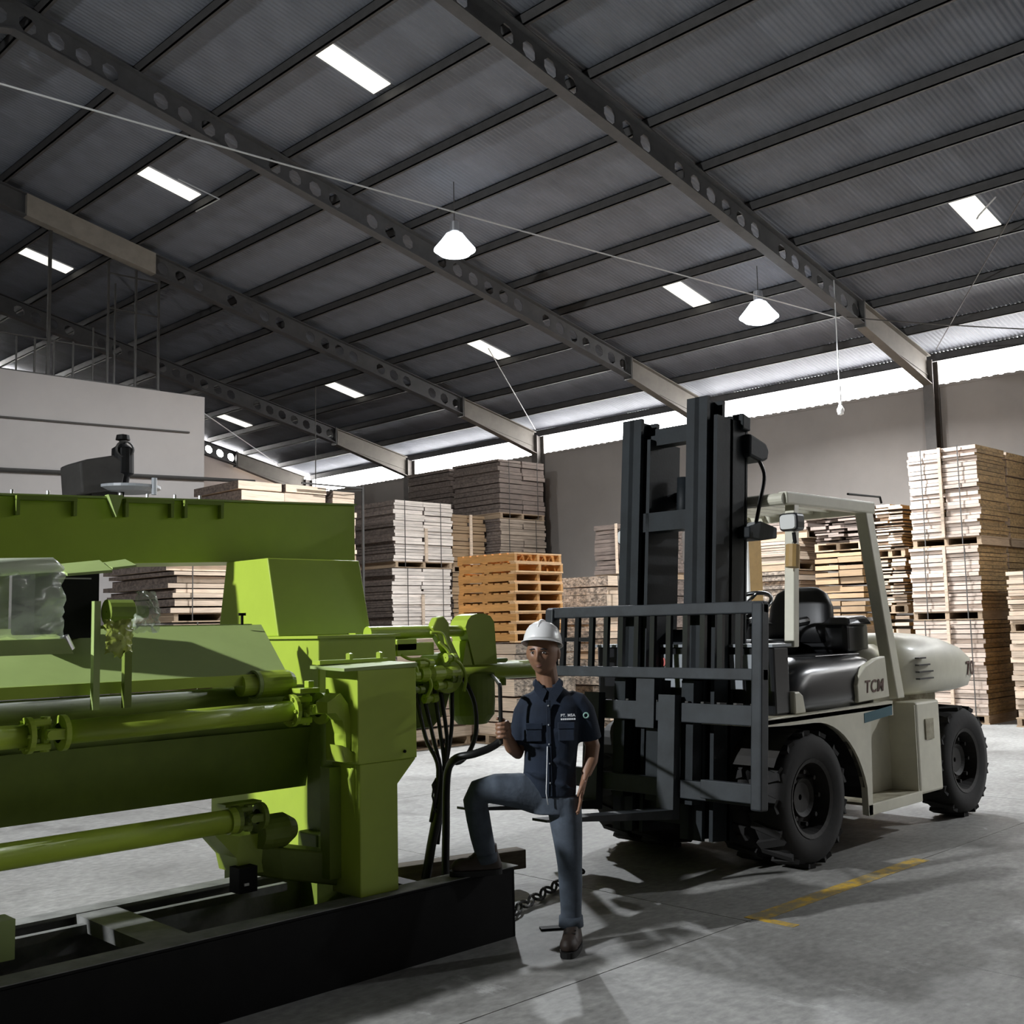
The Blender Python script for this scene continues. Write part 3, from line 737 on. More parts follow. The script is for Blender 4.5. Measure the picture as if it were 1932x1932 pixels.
obj('cylinder_band', MB().lathe([(.060, 3.005), (.073, 3.005), (.073, 3.025), (.060, 3.025)], 'x', (0, 4.96, 1.425), 24), 'green_dusty', cy)
obj('end_column', MB().box(3.42, 3.50, 4.97, 5.10, .62, 1.36), 'green_dark', mc, bevel=.005)
obj('end_column_foot', MB().box(3.36, 3.54, 4.92, 5.10, .46, .64), 'green_dark', mc, bevel=.01)
# --- upper and lower drive shafts
us = obj('drive_shaft', MB().tube([(2.0, 4.85, 1.275), (3.16, 4.85, 1.29)], .052, 28), 'green', mc, smooth=True)
uj(mc, 'universal_joint', 1.84, 4.85, 1.275, .17, .078)
obj('shaft_stub', MB().tube([(.5, 4.85, 1.262), (1.85, 4.85, 1.275)], .05, 24), 'green', mc, smooth=True)
uj(mc, 'universal_joint', 3.15, 4.85, 1.29, .20, .082)
obj('joint_guard', MB().box(3.18, 3.30, 4.80, 4.90, 1.375, 1.40).box(3.25, 3.285, 4.83, 4.87, 1.40, 1.435), 'green', mc, bevel=.004)
obj('output_stub', MB().tube([(3.34, 4.86, 1.295), (3.46, 4.86, 1.30)], [.048, .05], 20).tube([(3.46, 4.86, 1.30), (3.50, 4.86, 1.30)], .062, 20), 'green', mc, smooth=False)
obj('curved_arm', MB().prism([(3.22, 1.335), (3.30, 1.375), (3.345, 1.32), (3.37, 1.19), (3.395, 1.03), (3.335, 1.06), (3.33, 1.17), (3.31, 1.24), (3.27, 1.28), (3.22, 1.28)], 'y', 4.62, 4.72), 'green', mc)
obj('arm_lug', MB().prism([(3.29, 1.12), (3.335, 1.10), (3.395, 1.03), (3.31, 1.035)], 'y', 4.60, 4.70), 'green', mc)
ls = obj('lower_shaft', MB().tube([(-4.5, 4.85, .775), (2.83, 4.85, .79)], .056, 28), 'green', mc, smooth=True)
obj('shaft_collar', MB().tube([(2.80, 4.85, .79), (2.835, 4.85, .79)], .064, 24), 'green', ls)
uj(mc, 'universal_joint', 2.84, 4.86, .79, .16, .066, 'green_dark')
obj('joint_cover', MB().box(2.82, 3.02, 4.90, 4.98, .84, .858), 'green', mc)
obj('hub', MB().lathe([(.004, 3.00), (.075, 3.00), (.085, 3.04), (.085, 3.14), (.05, 3.2)], 'x', (0, 4.90, .70), 20), 'green_dark', mc)
ar = obj('swing_arm', MB().add([(2.92, 4.98, .66), (3.10, 4.86, .62), (3.52, 4.70, .54), (3.52, 4.84, .54), (2.98, 5.14, .66),
     (2.96, 4.98, .50), (3.12, 4.86, .46), (3.52, 4.70, .37), (3.52, 4.84, .37), (2.98, 5.14, .50)],
     [(0, 1, 2, 3, 4), (9, 8, 7, 6, 5), (0, 5, 6, 1), (1, 6, 7, 2), (2, 7, 8, 3), (3, 8, 9, 4), (4, 9, 5, 0)]), 'green_dark', mc, bevel=.01)
obj('arm_end', MB().tube([(3.50, 4.77, .345), (3.50, 4.77, .56)], .075, 18), 'green_dark', ar)
obj('pivot_pin', MB().tube([(3.47, 4.76, .372), (3.47, 4.76, .35)], .03, 12), 'steel', ar)
obj('lime_bracket', MB().add([(2.76, 4.92, .735), (2.90, 4.90, .70), (3.02, 4.90, .70), (3.08, 4.92, .50), (2.90, 4.90, .52), (2.88, 4.90, .60),
     (2.76, 5.10, .735), (2.90, 5.10, .70), (3.02, 5.10, .70), (3.08, 5.10, .50), (2.90, 5.10, .52), (2.88, 5.10, .60)],
     [(5, 4, 3, 2, 1, 0), (6, 7, 8, 9, 10, 11), (0, 1, 7, 6), (1, 2, 8, 7), (2, 3, 9, 8), (3, 4, 10, 9), (4, 5, 11, 10), (5, 0, 6, 11)]), 'green', mc)
sb = obj('sensor_box', MB().box(2.86, 2.96, 4.84, 4.93, .44, .56), 'black_paint', mc)
obj('sensor_light', MB().box(2.885, 2.91, 4.832, 4.84, .475, .487), 'white_plastic', sb)
obj('left_foot_post', MB().box(1.70, 1.80, 4.80, 4.92, .38, .54), 'green_dusty', mc)
# --- control head on the left: dark housing, uprights, covers
hd = obj('control_housing', MB().box(1.98, 2.28, 5.14, 5.42, 1.68, 1.985), 'black_paint', mc)
obj('housing_vent', MB().box(2.06, 2.24, 5.135, 5.14, 1.955, 1.962), 'steel', hd)
obj('cover_plate', MB().add([(2.02, 4.88, 1.955), (2.225, 4.88, 1.975), (2.24, 5.05, 2.03), (2.03, 5.05, 2.005), (2.02, 4.88, 1.967), (2.225, 4.88, 1.987), (2.24, 5.05, 2.042), (2.03, 5.05, 2.017)],
     [(0, 3, 2, 1), (4, 5, 6, 7), (0, 1, 5, 4), (1, 2, 6, 5), (2, 3, 7, 6), (3, 0, 4, 7)]), 'green_dusty', mc)
obj('cover_plate', MB().add([(2.245, 4.92, 1.99), (2.36, 4.92, 2.005), (2.37, 5.06, 2.04), (2.25, 5.06, 2.02), (2.245, 4.92, 2.0), (2.36, 4.92, 2.015), (2.37, 5.06, 2.05), (2.25, 5.06, 2.03)],
     [(0, 3, 2, 1), (4, 5, 6, 7), (0, 1, 5, 4), (1, 2, 6, 5), (2, 3, 7, 6), (3, 0, 4, 7)]), 'green_dusty', mc)
obj('upright', MB().box(2.145, 2.175, 4.88, 4.91, 1.36, 1.845), 'green_dusty', mc)
obj('upright', MB().box(2.29, 2.325, 4.88, 4.91, 1.36, 1.72), 'green_dark', mc)
obj('upright_rail', MB().box(2.15, 2.32, 4.885, 4.905, 1.72, 1.735), 'green_dark', mc)
obj('side_tray', MB().add([(-4.5, 4.84, 1.665), (2.0, 4.84, 1.68), (2.03, 5.02, 1.70), (-4.5, 5.02, 1.70), (-4.5, 4.82, 1.60), (2.03, 4.82, 1.615)],
     [(0, 1, 2, 3), (4, 5, 1, 0), (1, 5, 2)]), 'green_dusty', mc)
obj('tray_pipe', MB().tube([(2.0, 4.86, 1.69), (2.03, 4.86, 1.63)], .022, 12), 'steel', mc)
obj('motor', MB().lathe([(.004, 2.3), (.06, 2.3), (.06, 2.42), (.03, 2.44), (.03, 2.5)], 'x', (0, 5.1, 1.80), 16), 'green_dark', mc)
obj('rear_guard', MB().box(-4.5, 2.04, 5.62, 5.66, 1.66, 2.06), 'green_dark', mc)
# crumpled protective film
def film(name, x0, x1, z0, z1, y, m, parent, amp=.03, n=14, bulge=.06, seed=1, shape=None):
    rr = random.Random(seed); b = MB(); vs = []
    for j in range(n+1):
        for i in range(n+1):
            u, v = i/n, j/n
            if shape: u, v = shape(u, v)
            vs.append((x0+(x1-x0)*u+rr.gauss(0, .004), y-bulge*math.sin(PI*u)*math.sin(PI*v)+rr.gauss(0, amp*.3), z0+(z1-z0)*v+rr.gauss(0, .004)))
    b.add(vs, [(j*(n+1)+i, j*(n+1)+i+1, (j+1)*(n+1)+i+1, (j+1)*(n+1)+i) for j in range(n) for i in range(n)])
    o = obj(name, b, m, parent, smooth=True, fix=False)
    sm = o.modifiers.new('thick', 'SOLIDIFY'); sm.thickness = .002
    return o
film('plastic_film', 1.45, 2.0, 1.69, 2.00, 4.86, 'clear_plastic', mc, bulge=.10, amp=.06, seed=3)
obj('film_roll', MB().tube([(1.3, 4.86, 1.965), (1.7, 4.84, 1.985), (1.93, 4.84, 2.0), (1.99, 4.86, 1.985)], [.035, .04, .035, .012], 10), 'film_white', mc, smooth=True)
film('plastic_bag', 2.32, 2.47, 1.70, 1.89, 4.90, 'clear_plastic', mc, bulge=.06, amp=.05, seed=5, shape=lambda u, v: (.5+(u-.5)*(1-.45*v), v))
film('yellow_wrap', 2.19, 2.32, 1.60, 1.76, 4.87, 'yellow_film', mc, bulge=.03, amp=.012, seed=8, shape=lambda u, v: (u, v if v > .5 else v+.10*math.sin(9*u)*(1-2*v)))
# --- right-hand hydraulic arms
obj('upper_tube', MB().tube([(4.13, 5.50, 1.665), (4.72, 5.50, 1.665)], .042, 24).tube([(4.72, 5.50, 1.665), (4.98, 5.50, 1.665)], .036, 24), 'green', mc, smooth=False)
hk = obj('hook_plate', MB().prism([(4.96, 1.44), (4.885, 1.69), (4.905, 1.735), (4.94, 1.765), (4.99, 1.778), (5.05, 1.778), (5.11, 1.76), (5.145, 1.72), (5.165, 1.44)], 'y', 5.44, 5.60), 'green', mc)
obj('hook_leg', MB().prism([(4.86, 1.44), (4.95, 1.44), (4.91, 1.60), (4.90, 1.60)], 'y', 5.45, 5.59), 'green', hk)
lg = MB().prism([(4.60, 1.69), (4.64, 1.755), (4.70, 1.765), (4.745, 1.72), (4.75, 1.63), (4.85, 1.46), (4.78, 1.44), (4.66, 1.60)], 'y', 5.44, 5.50)
obj('link_lug', lg, 'green', mc, bevel=.01)
obj('lower_tube', MB().tube([(4.56, 5.50, 1.405), (5.62, 5.50, 1.39)], .062, 28), 'green', mc, smooth=True)
obj('tube_pad', MB().box(5.18, 5.29, 5.46, 5.56, 1.45, 1.475), 'green_dusty', mc, bevel=.01)
obj('stop_bolt', MB().tube([(5.27, 5.50, 1.345), (5.27, 5.50, 1.29)], .024, 12), 'green_dark', mc)
obj('arm_hub', MB().tube([(4.70, 5.40, 1.40), (4.70, 5.60, 1.40)], .13, 24), 'green', mc, smooth=False, bevel=.01)
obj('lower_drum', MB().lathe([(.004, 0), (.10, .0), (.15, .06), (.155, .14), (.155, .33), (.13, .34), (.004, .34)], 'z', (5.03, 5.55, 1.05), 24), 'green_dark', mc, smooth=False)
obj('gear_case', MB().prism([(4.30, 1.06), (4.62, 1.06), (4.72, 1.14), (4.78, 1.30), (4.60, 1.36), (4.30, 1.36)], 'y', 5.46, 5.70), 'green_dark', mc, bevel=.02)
vb = obj('valve_block', MB().box(4.28, 4.58, 5.40, 5.56, 1.52, 1.60).box(4.28, 4.44, 5.40, 5.56, 1.55, 1.625), 'green', mc, bevel=.006)
for (x, z) in ((4.33, 1.45), (4.42, 1.42), (4.50, 1.46), (4.57, 1.40)):
    obj('valve_stem', MB().tube([(x, 5.36, z-.02), (x, 5.46, z)], .026, 12).tube([(x, 5.34, z-.02), (x, 5.37, z-.018)], .034, 6), 'green', vb)
obj('pump', MB().lathe([(.004, 4.42), (.045, 4.42), (.05, 4.47), (.038, 4.49), (.05, 4.52), (.05, 4.60), (.035, 4.62), (.045, 4.66), (.045, 4.73), (.004, 4.75)], 'x', (0, 5.36, 1.405), 16), 'green', mc)
def pipe(pts, r_=.012, m='green', name='hydraulic_pipe', parent=None):
    P = [Vector(p) for p in pts]; out = []
    for i in range(len(P)-1):          # Catmull-Rom
        p0, p1, p2, p3 = P[max(i-1, 0)], P[i], P[i+1], P[min(i+2, len(P)-1)]
        for k in range(6):
            t_ = k/6
            out.append(.5*((2*p1)+(p2-p0)*t_+(2*p0-5*p1+4*p2-p3)*t_*t_+(3*p1-p0-3*p2+p3)*t_**3))
    out.append(P[-1])
    return obj(name, MB().tube(out, r_, 8), m, parent, smooth=True)
for (x, z, r_, L) in ((4.30, 1.40, .035, .10), (4.40, 1.47, .028, .12), (4.62, 1.50, .03, .08), (4.55, 1.33, .03, .12), (4.66, 1.37, .034, .07), (4.36, 1.31, .026, .1), (4.48, 1.25, .03, .1)):
    obj('hydraulic_fitting', MB().lathe([(.004, 0), (r_, 0), (r_, L*.35), (r_*.7, L*.4), (r_*.7, L*.6), (r_*.95, L*.65), (r_*.95, L), (.004, L)], 'x', (x, 5.36+random.uniform(-.02, .03), z), 10), random.choice(('green', 'green_dark')), mc)
pipe([(4.55, 5.40, 1.66), (4.63, 5.38, 1.65), (4.66, 5.37, 1.58), (4.70, 5.36, 1.50), (4.76, 5.35, 1.45), (4.80, 5.35, 1.37), (4.79, 5.36, 1.28)], .011, 'green', 'hydraulic_pipe', mc)
pipe([(4.30, 5.36, 1.46), (4.36, 5.34, 1.47), (4.38, 5.33, 1.42), (4.34, 5.34, 1.36)], .012, 'green', 'hydraulic_pipe', mc)
pipe([(4.42, 5.36, 1.38), (4.47, 5.34, 1.39), (4.50, 5.34, 1.33), (4.47, 5.35, 1.26)], .012, 'green', 'hydraulic_pipe', mc)
pipe([(4.60, 5.38, 1.60), (4.66, 5.36, 1.54), (4.68, 5.36, 1.46)], .010, 'green', 'hydraulic_pipe', mc)
pipe([(4.28, 5.36, 1.53), (4.34, 5.34, 1.50), (4.44, 5.33, 1.50), (4.50, 5.34, 1.47)], .010, 'green', 'hydraulic_pipe', mc)
for (a, b_, c_, d_) in (((4.50, 1.34), (4.54, 1.02), (4.56, .72), (4.50, .38)), ((4.60, 1.36), (4.60, 1.05), (4.58, .78), (4.55, .36)), ((4.76, 1.34), (4.70, 1.08), (4.61, .9), (4.54, .5)),
                      ((4.44, 1.36), (4.48, 1.02), (4.53, .82), (4.50, .5)), ((4.66, 1.30), (4.65, 1.06), (4.60, .92), (4.57, .6))):
    pipe([(a[0], 5.44, a[1]), (b_[0], 5.38, b_[1]), (c_[0], 5.32, c_[1]), (d_[0], 5.36, d_[1])], .013, 'hose', 'hydraulic_hose', mc)
pipe([(4.86, 5.44, 1.36), (4.88, 5.36, 1.20), (4.87, 5.34, 1.02), (4.81, 5.34, .90), (4.72, 5.34, .84), (4.62, 5.34, .86)], .015, 'hose', 'hydraulic_hose', mc)
for r_ in (.06, .045, .07):
    ring = [(4.53+r_*math.cos(a)*.6+random.uniform(-.01, .01), 5.33, .66+r_*1.5*math.sin(a)) for a in [2*PI*k/18 for k in range(19)]]
    obj('cable_loop', MB().tube(ring, .006, 6, cap=False), 'hose', mc)
obj('hose_bundle', MB().tube([(4.57, 5.34, .80), (4.555, 5.34, .6), (4.50, 5.36, .36), (4.47, 5.38, .16)], [.026, .034, .03, .03], 10), 'hose', mc, smooth=True)
# lever the worker holds
obj('hanging_lever', MB().tube([(4.058, 4.256, 1.08), (4.058, 4.256, 1.37), (4.075, 4.275, 1.385), (4.62, 4.88, 1.375), (5.15, 5.48, 1.365)], .011, 10), 'hose', mc)

# ---- thick black hose running from the worker's arm to the floor
h = pipe([(4.62, 4.72, 1.12), (4.60, 4.78, 1.05), (4.53, 4.82, .99), (4.42, 4.86, .955), (4.36, 4.95, .93), (4.38, 5.05, .86), (4.42, 5.12, .72), (4.44, 5.15, .50), (4.44, 5.16, .20), (4.50, 5.2, .03), (4.75, 5.35, .025)], .024, 'hose', 'thick_hose')
tag(h, 'thick black hose curving from beside the worker down to the floor', 'hose')
# ---- timber and scrap lying by the base
t = obj('timber_beam', MB().box(-.46, .46, -.06, .06, .12, .24), 'old_timber', None, bevel=.006)
t.location = (4.78, 5.42, 0); t.rotation_euler = (0, 0, R(-14))
for x in (-.3, .3): inst('bearer', unit_mesh('black_paint'), t, (x, 0, 0), (.1, .14, .12))
tag(t, 'weathered square timber on bearers behind the raised boot', 'timber')
t = obj('steel_strip', MB().box(-.09, .09, -.03, .03, 0, .012), 'black_paint'); t.location = (4.62, 3.98+.45, 0); t.rotation_euler = (0, 0, R(-35))
tag(t, 'small dark steel offcut on the floor at the end of the base', 'offcut')
ch = empty('chain', (5.3, 5.3, 0), 'dark link chain lying on the floor beyond the base beam', 'chain')
for k in range(13):
    a = k/12; x, y = 4.62+1.05*a, 4.78+.42*a
    ring = [(.028*math.cos(q)*1.5, .028*math.sin(q), 0) for q in [2*PI*i/12 for i in range(13)]]
    X = Matrix.Translation((x, y, .035)) @ Matrix.Rotation(R(22), 4, 'Z') @ Matrix.Rotation(R(90 if k % 2 else 25), 4, 'X')
    obj('link', MB().tube([X @ Vector(p) for p in ring], .009, 6, cap=False), 'darksteel', ch)
# ---- drill press standing behind the beam
dp = empty('drill_press', (5.45, 12.1, 0), 'dark drill press with a pale round table showing above the green beam', 'drill press')
obj('base', MB().box(5.0, 5.9, 11.8, 12.8, 0, .12), 'darksteel', dp)
obj('column', MB().tube([(5.2, 12.35, .1), (5.2, 12.35, 3.4)], .14, 16), 'darksteel', dp)
obj('head_housing', MB().prism([(5.05, 3.22), (5.50, 3.30), (5.56, 3.60), (5.40, 3.68), (5.10, 3.61), (5.02, 3.57)], 'y', 11.85, 12.4), 'darksteel', dp, bevel=.02)
obj('spindle_motor', MB().lathe([(.004, .56), (.07, .545), (.08, .49), (.04, .48), (.045, .44), (.12, .385), (.125, .105), (.08, .065), (.065, -.05), (.027, -.08), (.02, -.16), (.004, -.17)], 'z', (5.55, 11.95, 3.39), 18), 'black_paint', dp)
ringp = [(5.53+.10*math.cos(a), 11.85, 3.76+.09*math.sin(a)) for a in [2*PI*k/20 for k in range(21)]]
obj('handwheel', MB().tube(ringp, .012, 6, cap=False), 'darksteel', dp)
obj('round_table', MB().lathe([(.004, 3.285), (.26, 3.28), (.35, 3.315), (.35, 3.345), (.004, 3.35)], 'z', (5.60, 11.9, 0), 28), 'panel_grey', dp)
obj('table_arm', MB().box(5.2, 5.5, 11.95, 12.3, 3.15, 3.28), 'darksteel', dp)
obj('table_post', MB().tube([(5.75, 11.58, 3.23), (5.75, 11.58, 3.42)], .03, 10), 'panel_grey', dp)

# ================================================================== FORKLIFT (faces -X, right flank toward the camera at Y = 4.1)
fk = empty('forklift', (7.9, 4.95, 0), 'large cream and black forklift truck with a tall dark mast and raised forks', 'forklift')
YC = 4.95
def mir(y): return 2*YC-y
# ---- wheels
def wheel(x, y, r_, w_, name='wheel', dual=False):
    """y is the outer face, wheel extends inward by w_"""
    s_ = 1 if y < YC else -1
    def pr(ya, wd):
        return [(r_*.56, ya+s_*.03), (r_*.70, ya), (r_*.90, ya+s_*.015), (r_*.945, ya+s_*.045), (r_*.955, ya+s_*wd*.3), (r_*.955, ya+s_*wd*.7), (r_*.945, ya+s_*(wd-.045)), (r_*.90, ya+s_*(wd-.015)), (r_*.70, ya+s_*wd), (r_*.56, ya+s_*(wd-.03))]
    b = MB().lathe(pr(y, w_), 'y', (x, 0, r_), 40)
    t = obj(name, b, 'tyre', fk, smooth=True)
    # tread lugs
    for k in range(26):
        a = 2*PI*k/26
        X = Matrix.Translation((x, y+s_*w_/2, r_)) @ Matrix.Rotation(a, 4, 'Y') @ Matrix.Translation((0, 0, r_-.032)) @ Matrix.Rotation(R(18 if k % 2 else -18), 4, 'Z')
        o = obj('tread_lug', MB().box(-.028, .028, -w_*.42, w_*.42, 0, .03, X=X), 'tyre', t)
    obj('rim', MB().lathe([(.02, y+s_*.12), (r_*.22, y+s_*.11), (r_*.28, y+s_*.09), (r_*.30, y+s_*.13), (r_*.48, y+s_*.14), (r_*.52, y+s_*.03), (r_*.58, y+s_*.02), (r_*.58, y+s_*(w_-.02))], 'y', (x, 0, r_), 32), 'rim', t, smooth=False)
    for k in range(8):
        a = 2*PI*k/8
        obj('wheel_nut', MB().lathe([(.003, y+s_*.075), (.016, y+s_*.075), (.016, y+s_*.12)], 'y', (x+r_*.38*math.cos(a), 0, r_+r_*.38*math.sin(a)), 6), 'rim', t)
    return t
wheel(6.89, 4.11, .465, .26); wheel(6.89, 4.39, .465, .26, 'inner_wheel')
wheel(6.89, mir(4.11), .465, .26); wheel(6.89, mir(4.39), .465, .26, 'inner_wheel')
wheel(9.46, 4.16, .465, .30); wheel(9.46, mir(4.16), .465, .30)
obj('front_axle', MB().tube([(6.86, 4.6, .455), (6.86, 5.3, .455)], .16, 16), 'rim', fk)
obj('rear_axle', MB().tube([(9.46, 4.45, .465), (9.46, 5.45, .465)], .10, 12), 'rim', fk)
obj('chassis', MB().box(6.5, 9.4, 4.66, 5.24, .38, 1.0), 'truck_black', fk)
# ---- front fender deck and arched flank
arc = [(7.62+.72*math.cos(a)*1.0-.72, .28+.70*math.sin(a)) for a in [R(8+k*82/12) for k in range(13)]]   # from low rear up to the top
for ya, yb in ((4.10, 4.15), (mir(4.15), mir(4.10))):
    poly = [(6.24, 1.00), (6.24, 1.04), (7.20, 1.05), (8.05, 1.06), (8.05, .95), (7.70, .95), (7.66, .26)] + [(7.60, .26)] + arc[1:] + [(6.60, .985)]
    obj('arched_flank', MB().prism(poly, 'y', ya, yb), 'cream', fk)
obj('wheel_arch', MB().add([(x, y, z) for (x, z) in arc for y in (4.12, 4.66)], [(2*i, 2*i+1, 2*i+3, 2*i+2) for i in range(12)]), 'truck_black', fk)
obj('deck', MB().box(6.24, 8.05, 4.10, mir(4.10), 1.00, 1.045), 'cream', fk, bevel=.008)
obj('deck_grime', MB().box(6.30, 7.05, 4.14, mir(4.14), 1.045, 1.049), 'grime', fk)
# ---- step well and rear flank
for s_ in (1, -1):
    yy = (lambda y: y) if s_ > 0 else mir
    def bx(mb, x0, x1, ya, yb, z0, z1): return mb.box(x0, x1, min(yy(ya), yy(yb)), max(yy(ya), yy(yb)), z0, z1)
    obj('step_back_panel', bx(MB(), 7.66, 8.46, 4.34, 4.37, .33, 1.06), 'cream', fk)
    obj('step_side_panel', bx(MB(), 8.44, 8.47, 4.12, 4.37, .33, 1.0), 'cream', fk)
    obj('step_sill', bx(MB(), 7.60, 8.46, 4.10, 4.13, .255, .335), 'cream', fk, bevel=.005)
    obj('step_floor', bx(MB(), 7.66, 8.46, 4.12, 4.37, .315, .335), 'grime', fk)
    obj('upper_flank', bx(MB(), 7.66, 8.06, 4.12, 4.36, .95, 1.05), 'cream', fk)
    obj('tank_panel', bx(MB(), 8.45, 8.86, 4.11, 4.60, .30, 1.02), 'cream', fk, bevel=.02)
    obj('teal_stripe', MB().hexa([(7.60, yy(4.097), .925), (8.03, yy(4.097), .955), (8.03, yy(4.105), .955), (7.60, yy(4.105), .925), (7.60, yy(4.097), .995), (8.03, yy(4.097), 1.025), (8.03, yy(4.105), 1.025), (7.60, yy(4.105), .995)]), 'teal', fk)
    obj('vent_slot', MB().add([(7.68, yy(4.335), .66), (7.68, yy(4.335), .74), (7.84, yy(4.335), .70), (7.68, yy(4.34), .66), (7.68, yy(4.34), .74), (7.84, yy(4.34), .70)], [(0, 1, 2), (5, 4, 3), (0, 3, 4, 1), (1, 4, 5, 2), (2, 5, 3, 0)]), 'truck_black', fk)
    obj('filler_flap', bx(MB(), 8.58, 8.72, 4.100, 4.112, .72, .88), 'grime', fk)
obj('rear_cross_sill', MB().box(8.05, 9.2, 4.3, 5.6, .95, 1.06), 'grime', fk)
# ---- counterweight
rs = []
for (z, x0, x1, hw) in ((1.06, 8.40, 9.74, .70), (1.09, 8.34, 9.90, .77), (1.20, 8.32, 9.97, .80), (1.32, 8.32, 9.92, .80), (1.42, 8.34, 9.74, .77), (1.50, 8.38, 9.46, .70), (1.545, 8.44, 9.20, .60), (1.56, 8.54, 9.05, .48)):
    rs.append(((x0+x1)/2, YC, z, (x1-x0)/2, hw))
cw = obj('counterweight', MB().rings(rs, 48, power=4.5), 'cream', fk, smooth=True)
for k, L in enumerate((.13, .20, .25, .25)):
    z = 1.36-.055*k; x0 = 8.60
    obj('grille_slot', MB().box(x0, x0+L, 4.135, 4.17, z-.006, z+.006), 'truck_black', cw)
text('capacity_number', '70', .17, 'brown_text', cw, face_mat((9.60, 4.158, 1.235), (1, .10, 0), (0, 0, 1)), bold=.003)
obj('hood_cover', MB().rings([(8.28, YC, 1.05, .36, .72), (8.28, YC, 1.25, .34, .70), (8.26, YC, 1.42, .30, .64), (8.24, YC, 1.48, .24, .55)], 32, power=5), 'cream', fk, smooth=True)
# ---- black seat base with the lettered cream panel
obj('seat_base', MB().rings([(7.33, YC, 1.05, .70, .80), (7.33, YC, 1.12, .71, .81), (7.36, YC, 1.30, .67, .80), (7.42, YC, 1.38, .59, .76), (7.46, YC, 1.42, .50, .66)], 48, power=7), 'truck_black', fk, smooth=True)
pn = obj('lettered_panel', MB().prism([(7.56, 1.075), (8.04, 1.09), (8.00, 1.40), (7.86, 1.385), (7.70, 1.34), (7.59, 1.27), (7.555, 1.20)], 'y', 4.115, 4.16), 'cream', fk, bevel=.008)
text('lettering', 'TCM', .13, 'brown_text', pn, face_mat((7.80, 4.112, 1.18), (1, 0, .02), (0, 0, 1)), shear=.15, bold=.0015)
obj('cream_corner', MB().prism([(6.72, 1.05), (6.86, 1.05), (6.83, 1.17), (6.78, 1.20), (6.72, 1.20)], 'y', 4.13, 4.20), 'cream', fk, bevel=.01)
obj('side_shelf', MB().box(7.3, 7.95, 4.3, 5.6, 1.40, 1.425), 'truck_black', fk, bevel=.006)
# ---- cowl, dash, steering wheel, seat
cl = obj('cowl', MB().box(6.52, 6.72, 4.16, mir(4.16), 1.045, 1.52), 'truck_black', fk, bevel=.02)
obj('cowl_front', MB().box(6.50, 6.53, 4.4, 5.5, 1.22, 1.46), 'panel_grey', cl)
text('number', '2009', .085, 'red_text', cl, face_mat((6.495, 5.10, 1.40), (0, -1, 0), (0, 0, 1)), bold=.002)
obj('data_plate', MB().box(6.497, 6.50, 4.30, 4.42, 1.33, 1.46), 'panel_grey', cl)
obj('cowl_top', MB().box(6.50, 6.74, 4.15, mir(4.15), 1.51, 1.53), 'panel_grey', cl)
st = obj('steering_column', MB().tube([(6.66, 4.72, 1.50), (6.96, 4.70, 1.76)], .035, 10), 'truck_black', fk)
Xs = Matrix.Translation((7.00, 4.70, 1.80)) @ Matrix.Rotation(R(-28), 4, 'Y')
obj('steering_wheel', MB().tube([Xs @ Vector((.21*math.cos(a), .21*math.sin(a), 0)) for a in [2*PI*k/28 for k in range(29)]], .016, 8, cap=False).tube([Xs @ Vector((-.2, 0, 0)), Xs @ Vector((.2, 0, 0))], .012, 6).tube([Xs @ Vector((0, -.2, 0)), Xs @ Vector((0, .2, 0))], .012, 6), 'truck_black', st, smooth=True)
for k in range(3):
    obj('lever', MB().tube([(6.74, 4.62-.07*k, 1.5), (6.82, 4.62-.07*k, 1.68)], .010, 6).ball((6.82, 4.62-.07*k, 1.69), .022), 'truck_black', fk)
seat = obj('seat', MB().rings([(7.50, YC, 1.42, .26, .27), (7.50, YC, 1.50, .28, .29), (7.52, YC, 1.54, .26, .27)], 28, power=4), 'seat_vinyl', fk, smooth=True)
Xb = Matrix.Translation((7.90, YC-.16, 1.50)) @ Matrix.Rotation(R(10), 4, 'Y')
obj('seat_back', MB().rings([(0, 0, 0, .07, .27), (0, 0, .12, .085, .29), (0, 0, .30, .08, .27), (0, 0, .40, .065, .22), (0, 0, .45, .04, .14)], 28, power=3.5, X=Xb), 'seat_vinyl', seat, smooth=True)
obj('armrest', MB().tube([(7.70, 4.60, 1.68), (7.48, 4.60, 1.66)], .035, 10), 'seat_vinyl', seat)
obj('engine_hood_black', MB().box(7.86, 8.22, 4.35, 5.55, 1.42, 1.66), 'truck_black', fk, bevel=.04, seg=3)
obj('folded_tarp', MB().hexa([(7.84, 4.32, 1.64), (8.20, 4.30, 1.64), (8.20, 5.5, 1.66), (7.84, 5.5, 1.66), (7.90, 4.36, 1.70), (8.16, 4.34, 1.715), (8.14, 5.5, 1.72), (7.90, 5.5, 1.71)]), 'truck_black', fk, bevel=.02)
